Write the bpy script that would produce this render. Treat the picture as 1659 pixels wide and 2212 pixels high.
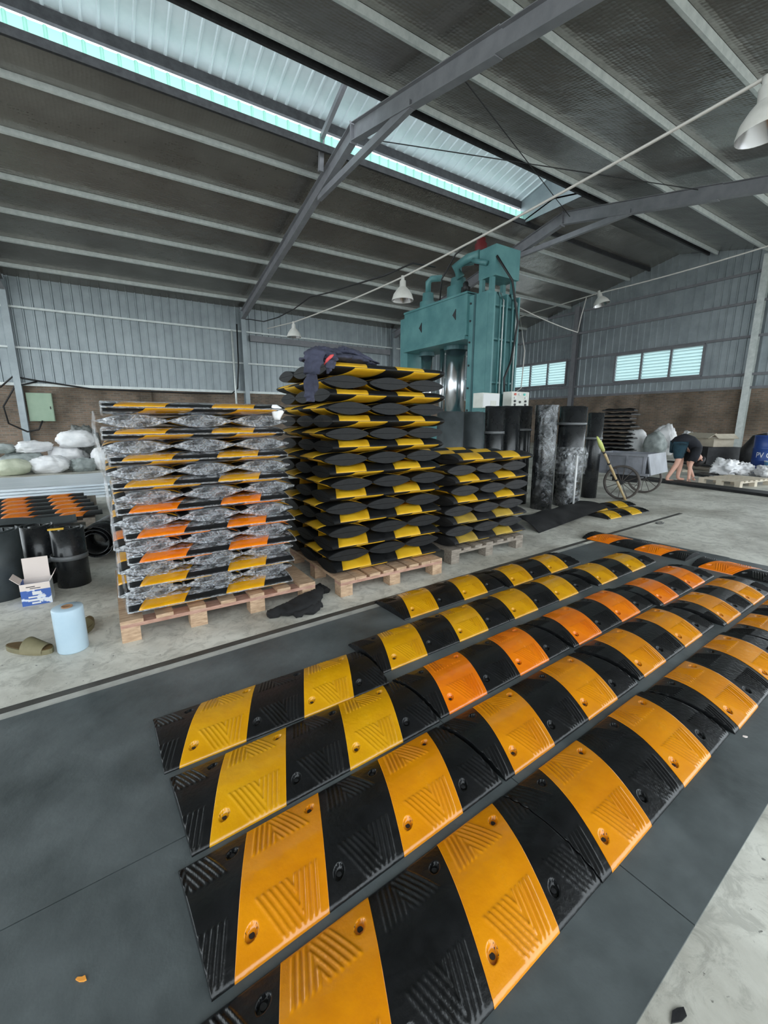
import bpy, bmesh, math, random
from mathutils import Vector, Matrix, Euler, noise
R = math.radians
PI = math.pi
for o in list(bpy.data.objects):
    bpy.data.objects.remove(o, do_unlink=True)
S = bpy.context.scene
COL = S.collection

# ------------------------------------------------------------------ camera
cam_d = bpy.data.cameras.new('camera')
cam = bpy.data.objects.new('camera', cam_d)
COL.objects.link(cam)
cam_d.sensor_fit = 'HORIZONTAL'
cam_d.sensor_width = 36.0
cam_d.lens = 929.3 / 1659 * 36.0
cam_d.clip_start = 0.05
cam_d.clip_end = 300
yaw, pitch = R(56.93), R(-11.9)
cam.location = (0, 0, 1.275)
cam.rotation_euler = (R(90) + pitch, 0, yaw - R(90))
S.camera = cam
# ------------------------------------------------------------------ light
W = bpy.data.worlds.new('overcast_sky')
S.world = W
W.use_nodes = True
bg = W.node_tree.nodes['Background']
bg.inputs['Color'].default_value = (0.86, 0.95, 1.0, 1)
bg.inputs['Strength'].default_value = 2.1
S.view_settings.view_transform = 'Standard'
S.view_settings.look = 'None'
S.view_settings.gamma = 1.0
S.view_settings.use_curve_mapping = False
S.view_settings.exposure = 0.78
S.cycles.max_bounces = 10
S.cycles.diffuse_bounces = 6
S.cycles.transparent_max_bounces = 24

# ------------------------------------------------------------------ materials
MATS = {}

def nt_new(name):
    m = bpy.data.materials.new(name)
    m.use_nodes = True
    t = m.node_tree
    b = t.nodes['Principled BSDF']
    return m, t, b

def srgb(r, g, b):
    f = lambda c: (c / 255 / 12.92) if c / 255 <= 0.04045 else ((c / 255 + 0.055) / 1.055) ** 2.4
    return (f(r), f(g), f(b), 1)

def mat(name, c1, c2=None, rough=0.6, metal=0.0, scale=6.0, detail=5.0, bump=0.0, bscale=None,
        stretch=None, lo=0.35, hi=0.65, rvar=0.0, spec=0.5, coat=0.0):
    if name in MATS:
        return MATS[name]
    m, t, b = nt_new(name)
    b.inputs['Roughness'].default_value = rough
    b.inputs['Metallic'].default_value = metal
    b.inputs['Specular IOR Level'].default_value = spec
    b.inputs['Coat Weight'].default_value = coat
    b.inputs['Coat Roughness'].default_value = 0.15
    co = t.nodes.new('ShaderNodeTexCoord')
    mp = t.nodes.new('ShaderNodeMapping')
    if stretch:
        mp.inputs['Scale'].default_value = stretch
    t.links.new(co.outputs['Object'], mp.inputs['Vector'])
    if c2 is None:
        b.inputs['Base Color'].default_value = c1
    else:
        n = t.nodes.new('ShaderNodeTexNoise')
        n.inputs['Scale'].default_value = scale
        n.inputs['Detail'].default_value = detail
        n.inputs['Roughness'].default_value = 0.6
        t.links.new(mp.outputs['Vector'], n.inputs['Vector'])
        r = t.nodes.new('ShaderNodeValToRGB')
        r.color_ramp.elements[0].position = lo
        r.color_ramp.elements[0].color = c1
        r.color_ramp.elements[1].position = hi
        r.color_ramp.elements[1].color = c2
        t.links.new(n.outputs['Fac'], r.inputs['Fac'])
        t.links.new(r.outputs['Color'], b.inputs['Base Color'])
        if rvar:
            mr = t.nodes.new('ShaderNodeMapRange')
            mr.inputs['To Min'].default_value = rough - rvar
            mr.inputs['To Max'].default_value = rough + rvar
            t.links.new(n.outputs['Fac'], mr.inputs['Value'])
            t.links.new(mr.outputs['Result'], b.inputs['Roughness'])
    if bump:
        n2 = t.nodes.new('ShaderNodeTexNoise')
        n2.inputs['Scale'].default_value = bscale or scale * 4
        n2.inputs['Detail'].default_value = 4
        t.links.new(mp.outputs['Vector'], n2.inputs['Vector'])
        bp = t.nodes.new('ShaderNodeBump')
        bp.inputs['Strength'].default_value = bump
        bp.inputs['Distance'].default_value = 0.02
        t.links.new(n2.outputs['Fac'], bp.inputs['Height'])
        t.links.new(bp.outputs['Normal'], b.inputs['Normal'])
    MATS[name] = m
    return m

def concrete_mat():
    m, t, b = nt_new('worn_concrete')
    co = t.nodes.new('ShaderNodeTexCoord')
    N = lambda s, d: t.nodes.new('ShaderNodeTexNoise')
    def noise_(s, d, rgh=0.6, dist=0.0):
        n = t.nodes.new('ShaderNodeTexNoise')
        n.inputs['Scale'].default_value = s
        n.inputs['Detail'].default_value = d
        n.inputs['Roughness'].default_value = rgh
        n.inputs['Distortion'].default_value = dist
        t.links.new(co.outputs['Object'], n.inputs['Vector'])
        return n
    a = noise_(1.1, 8, 0.65, 0.4)
    ra = t.nodes.new('ShaderNodeValToRGB')
    ra.color_ramp.elements[0].position = 0.36
    ra.color_ramp.elements[0].color = srgb(160, 156, 145)
    ra.color_ramp.elements[1].position = 0.6
    ra.color_ramp.elements[1].color = srgb(216, 214, 204)
    t.links.new(a.outputs['Fac'], ra.inputs['Fac'])
    c = noise_(9, 9, 0.75, 1.2)
    rc = t.nodes.new('ShaderNodeValToRGB')
    rc.color_ramp.elements[0].position = 0.40
    rc.color_ramp.elements[0].color = (0.35, 0.35, 0.34, 1)
    rc.color_ramp.elements[1].position = 0.52
    rc.color_ramp.elements[1].color = (1, 1, 1, 1)
    t.links.new(c.outputs['Fac'], rc.inputs['Fac'])
    mx = t.nodes.new('ShaderNodeMix')
    mx.data_type = 'RGBA'
    mx.blend_type = 'MULTIPLY'
    mx.inputs[0].default_value = 0.42
    t.links.new(ra.outputs['Color'], mx.inputs[6])
    t.links.new(rc.outputs['Color'], mx.inputs[7])
    d = noise_(46, 3, 0.5)
    rd = t.nodes.new('ShaderNodeValToRGB')
    rd.color_ramp.elements[0].position = 0.27
    rd.color_ramp.elements[0].color = (0.12, 0.12, 0.12, 1)
    rd.color_ramp.elements[1].position = 0.31
    rd.color_ramp.elements[1].color = (1, 1, 1, 1)
    t.links.new(d.outputs['Fac'], rd.inputs['Fac'])
    mx2 = t.nodes.new('ShaderNodeMix')
    mx2.data_type = 'RGBA'
    mx2.blend_type = 'MULTIPLY'
    mx2.inputs[0].default_value = 0.8
    t.links.new(mx.outputs[2], mx2.inputs[6])
    t.links.new(rd.outputs['Color'], mx2.inputs[7])
    t.links.new(mx2.outputs[2], b.inputs['Base Color'])
    mr = t.nodes.new('ShaderNodeMapRange')
    mr.inputs['To Min'].default_value = 0.34
    mr.inputs['To Max'].default_value = 0.7
    t.links.new(a.outputs['Fac'], mr.inputs['Value'])
    t.links.new(mr.outputs['Result'], b.inputs['Roughness'])
    bp = t.nodes.new('ShaderNodeBump')
    bp.inputs['Strength'].default_value = 0.18
    bp.inputs['Distance'].default_value = 0.01
    t.links.new(c.outputs['Fac'], bp.inputs['Height'])
    t.links.new(bp.outputs['Normal'], b.inputs['Normal'])
    return m

def brick_mat():
    m, t, b = nt_new('raw_brickwork')
    co = t.nodes.new('ShaderNodeTexCoord')
    br = t.nodes.new('ShaderNodeTexBrick')
    br.inputs['Scale'].default_value = 1.0
    br.inputs['Brick Width'].default_value = 0.22
    br.inputs['Row Height'].default_value = 0.075
    br.inputs['Mortar Size'].default_value = 0.012
    br.inputs['Color1'].default_value = srgb(152, 130, 114)
    br.inputs['Color2'].default_value = srgb(122, 110, 100)
    br.inputs['Mortar'].default_value = srgb(142, 136, 128)
    sx = t.nodes.new('ShaderNodeSeparateXYZ')
    cb = t.nodes.new('ShaderNodeCombineXYZ')
    ad = t.nodes.new('ShaderNodeMath')
    ad.operation = 'ADD'
    t.links.new(co.outputs['Object'], sx.inputs[0])
    t.links.new(sx.outputs['X'], ad.inputs[0])
    t.links.new(sx.outputs['Y'], ad.inputs[1])
    t.links.new(ad.outputs[0], cb.inputs['X'])
    t.links.new(sx.outputs['Z'], cb.inputs['Y'])
    t.links.new(cb.outputs[0], br.inputs['Vector'])
    n = t.nodes.new('ShaderNodeTexNoise')
    n.inputs['Scale'].default_value = 0.9
    n.inputs['Detail'].default_value = 7
    t.links.new(co.outputs['Object'], n.inputs['Vector'])
    rm = t.nodes.new('ShaderNodeValToRGB')
    rm.color_ramp.elements[0].position = 0.35
    rm.color_ramp.elements[0].color = (0.50, 0.48, 0.44, 1)
    rm.color_ramp.elements[1].position = 0.65
    rm.color_ramp.elements[1].color = (1.1, 1.05, 1.0, 1)
    t.links.new(n.outputs['Fac'], rm.inputs['Fac'])
    mx = t.nodes.new('ShaderNodeMix')
    mx.data_type = 'RGBA'
    mx.blend_type = 'MULTIPLY'
    mx.inputs[0].default_value = 1.0
    t.links.new(br.outputs['Color'], mx.inputs[6])
    t.links.new(rm.outputs['Color'], mx.inputs[7])
    t.links.new(mx.outputs[2], b.inputs['Base Color'])
    b.inputs['Roughness'].default_value = 0.9
    bp = t.nodes.new('ShaderNodeBump')
    bp.inputs['Strength'].default_value = 0.6
    bp.inputs['Distance'].default_value = 0.02
    t.links.new(br.outputs['Fac'], bp.inputs['Height'])
    bp.invert = True
    t.links.new(bp.outputs['Normal'], b.inputs['Normal'])
    return m

def foil_mat():
    m, t, b = nt_new('bubble_foil')
    b.inputs['Metallic'].default_value = 0.7
    b.inputs['Roughness'].default_value = 0.26
    co = t.nodes.new('ShaderNodeTexCoord')
    n = t.nodes.new('ShaderNodeTexNoise')
    n.inputs['Scale'].default_value = 0.7
    n.inputs['Detail'].default_value = 6
    t.links.new(co.outputs['Object'], n.inputs['Vector'])
    r = t.nodes.new('ShaderNodeValToRGB')
    r.color_ramp.elements[0].position = 0.3
    r.color_ramp.elements[0].color = srgb(126, 122, 118)
    r.color_ramp.elements[1].position = 0.7
    r.color_ramp.elements[1].color = srgb(150, 147, 142)
    t.links.new(n.outputs['Fac'], r.inputs['Fac'])
    t.links.new(r.outputs['Color'], b.inputs['Base Color'])
    v = t.nodes.new('ShaderNodeTexVoronoi')
    v.inputs['Scale'].default_value = 13
    v.inputs['Randomness'].default_value = 0.25
    t.links.new(co.outputs['Object'], v.inputs['Vector'])
    n3 = t.nodes.new('ShaderNodeTexNoise')
    n3.inputs['Scale'].default_value = 1.6
    n3.inputs['Detail'].default_value = 3
    t.links.new(co.outputs['Object'], n3.inputs['Vector'])
    bp = t.nodes.new('ShaderNodeBump')
    bp.inputs['Strength'].default_value = 0.22
    bp.inputs['Distance'].default_value = 0.02
    t.links.new(v.outputs['Distance'], bp.inputs['Height'])
    bp2 = t.nodes.new('ShaderNodeBump')
    bp2.inputs['Strength'].default_value = 0.3
    bp2.inputs['Distance'].default_value = 0.1
    t.links.new(n3.outputs['Fac'], bp2.inputs['Height'])
    t.links.new(bp.outputs['Normal'], bp2.inputs['Normal'])
    t.links.new(bp2.outputs['Normal'], b.inputs['Normal'])
    return m

def film_mat(name, fac=0.42, bump=1.0, scale=22, rough=0.12, col=(0.95, 0.97, 1, 1)):
    m = bpy.data.materials.new(name)
    m.use_nodes = True
    t = m.node_tree
    t.nodes.clear()
    out = t.nodes.new('ShaderNodeOutputMaterial')
    tr = t.nodes.new('ShaderNodeBsdfTransparent')
    gl = t.nodes.new('ShaderNodeBsdfGlossy')
    gl.inputs['Roughness'].default_value = rough
    gl.inputs['Color'].default_value = col
    mx = t.nodes.new('ShaderNodeMixShader')
    co = t.nodes.new('ShaderNodeTexCoord')
    n = t.nodes.new('ShaderNodeTexNoise')
    n.inputs['Scale'].default_value = scale
    n.inputs['Detail'].default_value = 6
    n.inputs['Roughness'].default_value = 0.65
    n.inputs['Distortion'].default_value = 1.5
    t.links.new(co.outputs['Object'], n.inputs['Vector'])
    bp = t.nodes.new('ShaderNodeBump')
    bp.inputs['Strength'].default_value = bump
    bp.inputs['Distance'].default_value = 0.03
    t.links.new(n.outputs['Fac'], bp.inputs['Height'])
    t.links.new(bp.outputs['Normal'], gl.inputs['Normal'])
    mr = t.nodes.new('ShaderNodeMapRange')
    mr.inputs['From Min'].default_value = 0.42
    mr.inputs['From Max'].default_value = 0.66
    mr.inputs['To Min'].default_value = fac * 0.2
    mr.inputs['To Max'].default_value = min(0.95, fac * 1.9)
    t.links.new(n.outputs['Fac'], mr.inputs['Value'])
    t.links.new(mr.outputs['Result'], mx.inputs['Fac'])
    t.links.new(tr.outputs[0], mx.inputs[1])
    t.links.new(gl.outputs[0], mx.inputs[2])
    t.links.new(mx.outputs[0], out.inputs['Surface'])
    return m

def translucent_mat(name, col):
    m = bpy.data.materials.new(name)
    m.use_nodes = True
    t = m.node_tree
    t.nodes.clear()
    out = t.nodes.new('ShaderNodeOutputMaterial')
    tl = t.nodes.new('ShaderNodeBsdfTranslucent')
    tl.inputs['Color'].default_value = col
    df = t.nodes.new('ShaderNodeBsdfDiffuse')
    df.inputs['Color'].default_value = col
    mx = t.nodes.new('ShaderNodeMixShader')
    mx.inputs['Fac'].default_value = 0.2
    t.links.new(tl.outputs[0], mx.inputs[1])
    t.links.new(df.outputs[0], mx.inputs[2])
    t.links.new(mx.outputs[0], out.inputs['Surface'])
    return m

M = dict(
    concrete=concrete_mat(), brick=brick_mat(), foil=foil_mat(),
    concrete2=mat('clean_concrete_edge', srgb(176, 176, 170), srgb(150, 150, 144), 0.8, scale=8),
    bounce_yard=mat('pale_bounce_yard', srgb(206, 206, 200), srgb(190, 190, 184), 0.8, scale=0.6),  # kept pale so the unseen ground outside bounces light indoors
    strip=mat('dark_steel_strip', srgb(58, 56, 52), srgb(74, 72, 68), 0.55, scale=9),
    matting=mat('dark_rubber_matting', srgb(58, 63, 64), srgb(98, 104, 105), 0.48, scale=2.6, detail=9, rvar=0.14, bump=0.1, bscale=30, lo=0.3, hi=0.7),
    clad=mat('galvanised_cladding', srgb(146, 154, 158), srgb(166, 174, 178), 0.42, metal=0.55, scale=1.3, bump=0.05, bscale=3),
    clad2=mat('monitor_sheet', srgb(214, 222, 226), srgb(226, 232, 236), 0.4, metal=0.15, scale=2),
    steel=mat('grey_painted_steel', srgb(122, 122, 127), srgb(136, 136, 141), 0.5, scale=3),
    galv=mat('galvanised_purlin', srgb(200, 206, 204), srgb(222, 226, 224), 0.34, metal=0.25, scale=7, bump=0.08, bscale=20),
    rooftop=mat('pale_roof_sheet', srgb(222, 226, 230), None, 0.5),
    teal_panel=translucent_mat('teal_translucent_sheet', srgb(148, 196, 180)),
    black=mat('black_rubber', srgb(12, 13, 14), srgb(23, 24, 26), 0.33, scale=14, detail=6, rvar=0.12, bump=0.12, bscale=60),
    black_stack=mat('matt_black_rubber', srgb(14, 15, 16), srgb(28, 29, 30), 0.55, scale=14, detail=6, rvar=0.1, bump=0.12, bscale=60, spec=0.25),
    black_dusty=mat('dusty_black_rubber', srgb(20, 20, 22), srgb(44, 44, 45), 0.6, spec=0.3, scale=9, detail=7, rvar=0.1, bump=0.12, bscale=60),
    yellow=mat('yellow_paint', srgb(204, 142, 3), srgb(220, 160, 8), 0.24, scale=7, detail=7, rvar=0.08, spec=0.7, coat=0.2, bump=0.1, bscale=40),
    amber=mat('amber_paint', srgb(208, 126, 0), srgb(224, 142, 1), 0.24, scale=6, detail=7, rvar=0.08, spec=0.7, coat=0.2, bump=0.1, bscale=40),
    orange=mat('orange_paint', srgb(226, 112, 0), srgb(238, 128, 2), 0.24, scale=6, detail=7, rvar=0.08, spec=0.7, coat=0.2, bump=0.1, bscale=40),
    lemon=mat('lemon_yellow_paint', srgb(206, 156, 24), srgb(222, 176, 38), 0.45, scale=6, detail=7, rvar=0.1),
    dusty_yellow=mat('dusty_yellow_paint', srgb(160, 132, 56), srgb(188, 156, 58), 0.6, scale=6, detail=7),
    wood=mat('raw_pallet_wood', srgb(158, 128, 102), srgb(196, 166, 136), 0.75, scale=5, stretch=(3, 14, 14), bump=0.15, bscale=20),
    wood_pink=mat('pinkish_pallet_wood', srgb(150, 110, 94), srgb(184, 146, 128), 0.75, scale=5, stretch=(3, 14, 14)),
    wood_old=mat('weathered_grey_wood', srgb(112, 102, 92), srgb(150, 140, 128), 0.8, scale=5, stretch=(3, 14, 14)),
    press=mat('teal_press_enamel', srgb(76, 124, 127), srgb(96, 144, 145), 0.42, scale=2.2, rvar=0.08),
    press_dark=mat('dark_teal_enamel', srgb(48, 84, 88), srgb(62, 98, 102), 0.5, scale=2.2),
    chrome=mat('chrome_ram', srgb(226, 228, 232), None, 0.24, metal=1.0),
    iron=mat('dark_iron', srgb(44, 44, 46), srgb(60, 60, 62), 0.5, metal=0.3, scale=8),
    red=mat('dull_red_enamel', srgb(98, 34, 38), srgb(116, 44, 46), 0.5, scale=5),
    cream=mat('cream_enamel', srgb(206, 206, 198), srgb(220, 220, 212), 0.45, scale=4),
    white=mat('white_enamel', srgb(222, 222, 222), None, 0.4),
    lampwhite=mat('lamp_shade_enamel', srgb(186, 184, 178), srgb(204, 202, 196), 0.35, scale=5),
    lampin=mat('lamp_reflector', srgb(170, 168, 168), None, 0.22, metal=0.85),
    wire=mat('pale_cable', srgb(190, 186, 180), None, 0.5),
    cable=mat('black_cable', srgb(26, 26, 28), None, 0.5),
    ebox=mat('sage_green_enamel', srgb(160, 184, 160), srgb(170, 192, 168), 0.5, scale=3),
    bag=mat('white_woven_sack', srgb(226, 226, 228), srgb(244, 242, 242), 0.6, scale=5, bump=0.3, bscale=14),
    bag2=mat('yellowed_woven_sack', srgb(190, 196, 172), srgb(214, 216, 194), 0.6, scale=5, bump=0.3, bscale=14),
    bag3=mat('grey_woven_sack', srgb(140, 148, 146), srgb(176, 182, 180), 0.6, scale=5, bump=0.3, bscale=14),
    scrap=mat('grey_scrap', srgb(70, 72, 70), srgb(120, 122, 118), 0.6, scale=12),
    sheet=mat('pale_grey_plastic_sheet', srgb(206, 216, 222), srgb(232, 238, 242), 0.3, scale=3, stretch=(0.4, 6, 6)),
    rubroll=mat('rolled_black_rubber', srgb(24, 26, 28), srgb(38, 40, 42), 0.27, scale=5, rvar=0.1, bump=0.06, bscale=30),
    rubroll2=mat('dusty_rolled_rubber', srgb(46, 52, 54), srgb(66, 72, 74), 0.5, scale=5, rvar=0.1, bump=0.06, bscale=30),
    tape=mat('grey_tape', srgb(104, 106, 108), None, 0.35),
    navy=mat('navy_cloth', srgb(44, 46, 62), srgb(64, 66, 84), 0.9, scale=10, bump=0.3, bscale=30),
    coral=mat('coral_collar', srgb(214, 82, 84), None, 0.8),
    blackcloth=mat('black_cloth', srgb(16, 16, 17), srgb(30, 30, 31), 0.95, scale=10, bump=0.3, bscale=30),
    roll_white=mat('clear_film_roll', srgb(166, 188, 202), srgb(180, 200, 212), 0.28, scale=3),
    card=mat('brown_card', srgb(146, 110, 78), None, 0.8),
    carton=mat('pale_carton', srgb(190, 178, 160), srgb(206, 196, 178), 0.8, scale=5),
    boxwhite=mat('box_inner_white', srgb(226, 212, 204), None, 0.7),
    slipper=mat('olive_slipper', srgb(104, 98, 72), srgb(120, 112, 84), 0.7, scale=9),
    slipper_in=mat('slipper_insole', srgb(84, 64, 30), srgb(98, 76, 38), 0.7, scale=9),
    drum=mat('blue_drum', srgb(34, 62, 128), srgb(44, 76, 142), 0.38, scale=3),
    drum2=mat('light_blue_pail', srgb(84, 140, 184), srgb(100, 156, 196), 0.4, scale=3),
    cart=mat('grey_cart_steel', srgb(116, 118, 124), srgb(140, 142, 150), 0.5, scale=4),
    tyre=mat('worn_tyre', srgb(72, 66, 62), srgb(88, 82, 78), 0.7, scale=8),
    skin=mat('skin', srgb(206, 158, 138), None, 0.55),
    shirt=mat('black_shirt', srgb(18, 19, 26), srgb(28, 30, 38), 0.9, scale=10),
    shorts=mat('dark_teal_shorts', srgb(18, 44, 56), srgb(28, 58, 70), 0.9, scale=10),
    hair=mat('dark_hair', srgb(26, 20, 22), None, 0.6),
    bamboo=mat('bamboo', srgb(170, 146, 108), srgb(196, 174, 134), 0.6, scale=8),
    limetip=mat('lime_rag', srgb(196, 204, 120), None, 0.8),
    film=film_mat('crinkled_film', fac=0.6, scale=26, bump=1.0, rough=0.1),
    film2=film_mat('loose_film', fac=0.14, bump=0.8, scale=9),
    film3=film_mat('milky_film', fac=0.24, bump=1.0, scale=12, rough=0.25),
    film4=film_mat('tight_film', fac=0.07, bump=0.4, scale=5, rough=0.1),
    louver=translucent_mat('pale_louver', srgb(206, 220, 220)),
    print_blue=mat('printed_blue', srgb(62, 96, 168), srgb(214, 220, 232), 0.6, scale=16, detail=2, lo=0.56, hi=0.6),
    orangechip=mat('orange_chip', srgb(224, 150, 60), None, 0.6),
    ledg=mat('indicator', srgb(90, 200, 190), None, 0.4),
    ledr=mat('indicator_red', srgb(214, 90, 70), None, 0.4),
)

# ------------------------------------------------------------------ helpers
class MB:
    def __init__(s):
        s.v = []; s.f = []
    def add(s, vs, fs):
        k = len(s.v)
        s.v += [tuple(p) for p in vs]
        s.f += [tuple(i + k for i in f) for f in fs]
        return s
    def box(s, c, d, rot=None):
        x, y, z = d[0] / 2, d[1] / 2, d[2] / 2
        vs = [Vector(p) for p in ((-x, -y, -z), (x, -y, -z), (x, y, -z), (-x, y, -z), (-x, -y, z), (x, -y, z), (x, y, z), (-x, y, z))]
        if rot is not None:
            e = Euler(rot).to_matrix() if not isinstance(rot, Matrix) else rot
            vs = [e @ p for p in vs]
        vs = [p + Vector(c) for p in vs]
        return s.add(vs, [(0, 3, 2, 1), (4, 5, 6, 7), (0, 1, 5, 4), (1, 2, 6, 5), (2, 3, 7, 6), (3, 0, 4, 7)])
    def bb(s, x0, x1, y0, y1, z0, z1):
        return s.box(((x0 + x1) / 2, (y0 + y1) / 2, (z0 + z1) / 2), (x1 - x0, y1 - y0, z1 - z0))
    def bar(s, a, b, w, h, up=(0, 0, 1)):
        a, b = Vector(a), Vector(b)
        d = (b - a); L = d.length; d.normalize()
        sd = d.cross(Vector(up))
        if sd.length < 1e-5:
            sd = d.cross(Vector((0, 1, 0)))
        sd.normalize(); u = sd.cross(d)
        m = Matrix((d, sd, u)).transposed()
        return s.box((a + b) / 2, (L, w, h), m)
    def ibeam(s, a, b, w, h, tf=0.014, tw=0.01, up=(0, 0, 1)):
        a, b = Vector(a), Vector(b)
        d = (b - a).normalized()
        sd = d.cross(Vector(up)).normalized(); u = sd.cross(d)
        s.bar(a, b, tw, h, up)
        s.bar(a + u * (h / 2), b + u * (h / 2), w, tf, up)
        s.bar(a - u * (h / 2), b - u * (h / 2), w, tf, up)
        return s
    def tube(s, pts, r, n=8, caps=True):
        pts = [Vector(p) for p in pts]
        rs = r if isinstance(r, (list, tuple)) else [r] * len(pts)
        rings = []
        ref = Vector((0.13, 0.21, 0.97))
        for i, p in enumerate(pts):
            d = (pts[min(i + 1, len(pts) - 1)] - pts[max(i - 1, 0)])
            d = d.normalized() if d.length > 1e-9 else Vector((0, 0, 1))
            a = d.cross(ref)
            if a.length < 1e-3:
                a = d.cross(Vector((1, 0, 0)))
            a.normalize(); b = d.cross(a)
            rings.append([p + (a * math.cos(2 * PI * k / n) + b * math.sin(2 * PI * k / n)) * rs[i] for k in range(n)])
        vs = [q for rg in rings for q in rg]
        fs = []
        for i in range(len(pts) - 1):
            for k in range(n):
                fs.append((i * n + k, i * n + (k + 1) % n, (i + 1) * n + (k + 1) % n, (i + 1) * n + k))
        if caps:
            fs.append(tuple(range(n)))
            fs.append(tuple(range((len(pts) - 1) * n, len(pts) * n))[::-1])
        return s.add(vs, fs)
    def lathe(s, prof, n=24, c=(0, 0, 0), m=None):
        vs = []; fs = []
        for r, z in prof:
            for k in range(n):
                p = Vector((r * math.cos(2 * PI * k / n), r * math.sin(2 * PI * k / n), z))
                if m is not None:
                    p = m @ p
                vs.append(p + Vector(c))
        for i in range(len(prof) - 1):
            for k in range(n):
                fs.append((i * n + k, i * n + (k + 1) % n, (i + 1) * n + (k + 1) % n, (i + 1) * n + k))
        if prof[0][0] > 1e-6:
            pass
        return s.add(vs, fs)
    def cyl(s, c, r, h, n=24, m=None):
        s.lathe([(0.0001, 0), (r, 0), (r, h), (0.0001, h)], n, c, m)
        return s
    def prism(s, poly, z0, z1):
        n = len(poly)
        vs = [(x, y, z0) for x, y in poly] + [(x, y, z1) for x, y in poly]
        fs = [tuple(range(n))[::-1], tuple(range(n, 2 * n))] + [(i, (i + 1) % n, n + (i + 1) % n, n + i) for i in range(n)]
        return s.add(vs, fs)
    def grid(s, fn, nu, nv):
        vs = [fn(i / nu, j / nv) for j in range(nv + 1) for i in range(nu + 1)]
        w = nu + 1
        fs = [(j * w + i, j * w + i + 1, (j + 1) * w + i + 1, (j + 1) * w + i) for j in range(nv) for i in range(nu)]
        return s.add(vs, fs)
    def loft(s, secs, n=20, nz=0.0, nscale=6.0, seed=0):
        """secs: (centre, axis_a, axis_b) ellipse half-axes as vectors"""
        vs = []; fs = []
        for i, (c, a, b) in enumerate(secs):
            c, a, b = Vector(c), Vector(a), Vector(b)
            for k in range(n):
                t = 2 * PI * k / n
                o = a * math.cos(t) + b * math.sin(t)
                p = c + o
                if nz:
                    q = p * nscale + Vector((seed * 7.3, seed * 3.1, seed))
                    p += o.normalized() * ((0.6 - abs(noise.noise(q)) * 2.2) * nz + noise.noise(q * 2.3) * nz * 0.4)
                vs.append(p)
        m = len(secs)
        for i in range(m - 1):
            for k in range(n):
                fs.append((i * n + k, i * n + (k + 1) % n, (i + 1) * n + (k + 1) % n, (i + 1) * n + k))
        fs.append(tuple(range(n))[::-1])
        fs.append(tuple(range((m - 1) * n, m * n)))
        return s.add(vs, fs)
    def mesh(s, name, m=None, smooth=False):
        me = bpy.data.meshes.new(name)
        me.from_pydata(s.v, [], s.f)
        bm = bmesh.new(); bm.from_mesh(me)
        bmesh.ops.recalc_face_normals(bm, faces=bm.faces)
        bm.to_mesh(me); bm.free()
        if m:
            me.materials.append(M[m] if isinstance(m, str) else m)
        if smooth:
            me.shade_smooth()
        me.update()
        return me
    def build(s, name, m, parent=None, smooth=False, loc=None, rot=None):
        o = bpy.data.objects.new(name, s.mesh(name, m, smooth))
        COL.objects.link(o)
        if parent is not None:
            o.parent = parent
        if loc is not None:
            o.location = loc
        if rot is not None:
            o.rotation_euler = rot
        return o

def inst(name, me, parent=None, loc=None, rot=None):
    o = bpy.data.objects.new(name, me)
    COL.objects.link(o)
    if parent is not None:
        o.parent = parent
    if loc is not None:
        o.location = loc
    if rot is not None:
        o.rotation_euler = rot
    return o

def tag(o, label, cat, group=None):
    o['label'] = label; o['category'] = cat
    if group:
        o['group'] = group
    return o

def thing(name, label, cat, loc=(0, 0, 0), rz=0.0, group=None):
    o = bpy.data.objects.new(name, None)
    COL.objects.link(o)
    o.location = loc; o.rotation_euler = (0, 0, rz)
    o.empty_display_size = 0.1
    return tag(o, label, cat, group)

def struct(o):
    o['kind'] = 'structure'
    return o

WORDS = ['zeroth', 'first', 'second', 'third', 'fourth', 'fifth', 'sixth', 'seventh', 'eighth', 'ninth', 'tenth', 'eleventh', 'twelfth', 'thirteenth', 'fourteenth', 'fifteenth']

# ------------------------------------------------------------------ building dimensions
X0, BAY = -2.262, 8.2
X1, X2, XE = X0 + BAY, X0 + 2 * BAY, 22.34
YW = 20.9           # far eave wall
YR = 10.455         # ridge
XB = X0 - BAY       # building goes on behind the camera
SL = 0.2126
ZAP = 8.5           # underside of roof at the ridge
ZC = 2.577          # top of the brickwork
roofz = lambda y: ZAP - SL * abs(y - YR)
YOL, YOR = 11.62, 9.25   # ridge opening

# ------------------------------------------------------------------ floor
fl = struct(MB().bb(XB, XE + 0.3, -3.5, YW + 0.3, -0.3, 0.0).build('floor', 'concrete'))
yd = struct(MB().bb(XB - 40, XE + 30, -60, -3.5, -0.3, 0.0).bb(XB - 40, XB, -3.5, YW + 20, -0.3, 0.0).bb(XE + 0.3, XE + 30, -3.5, YW, -0.3, 0.0).build('floor_bounce_yard', 'bounce_yard'))  # unseen ground outside, added to bounce light up onto the ceiling
A26 = R(2.61)
def uv(u, v):
    return (u * math.cos(A26) - v * math.sin(A26), u * math.sin(A26) + v * math.cos(A26))
# brick walls and cladding
wl = struct(MB().bb(XB, XE, YW, YW + 0.22, 0, ZC).build('wall_left', 'brick'))
we = struct(MB().bb(XE, XE + 0.22, 5.6, YW + 0.22, 0, ZC).build('wall_back', 'brick'))
# brick piers standing a little proud
for x in (1.8, 9.9, 18.0):
    MB().bb(x - 0.2, x + 0.2, YW - 0.09, YW, 0, ZC - 0.02).build('brick_pier', 'brick', wl)
for y in (11.1, 18.6):
    MB().bb(XE - 0.09, XE, y - 0.2, y + 0.2, 0, ZC - 0.02).build('brick_pier', 'brick', we)

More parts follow.
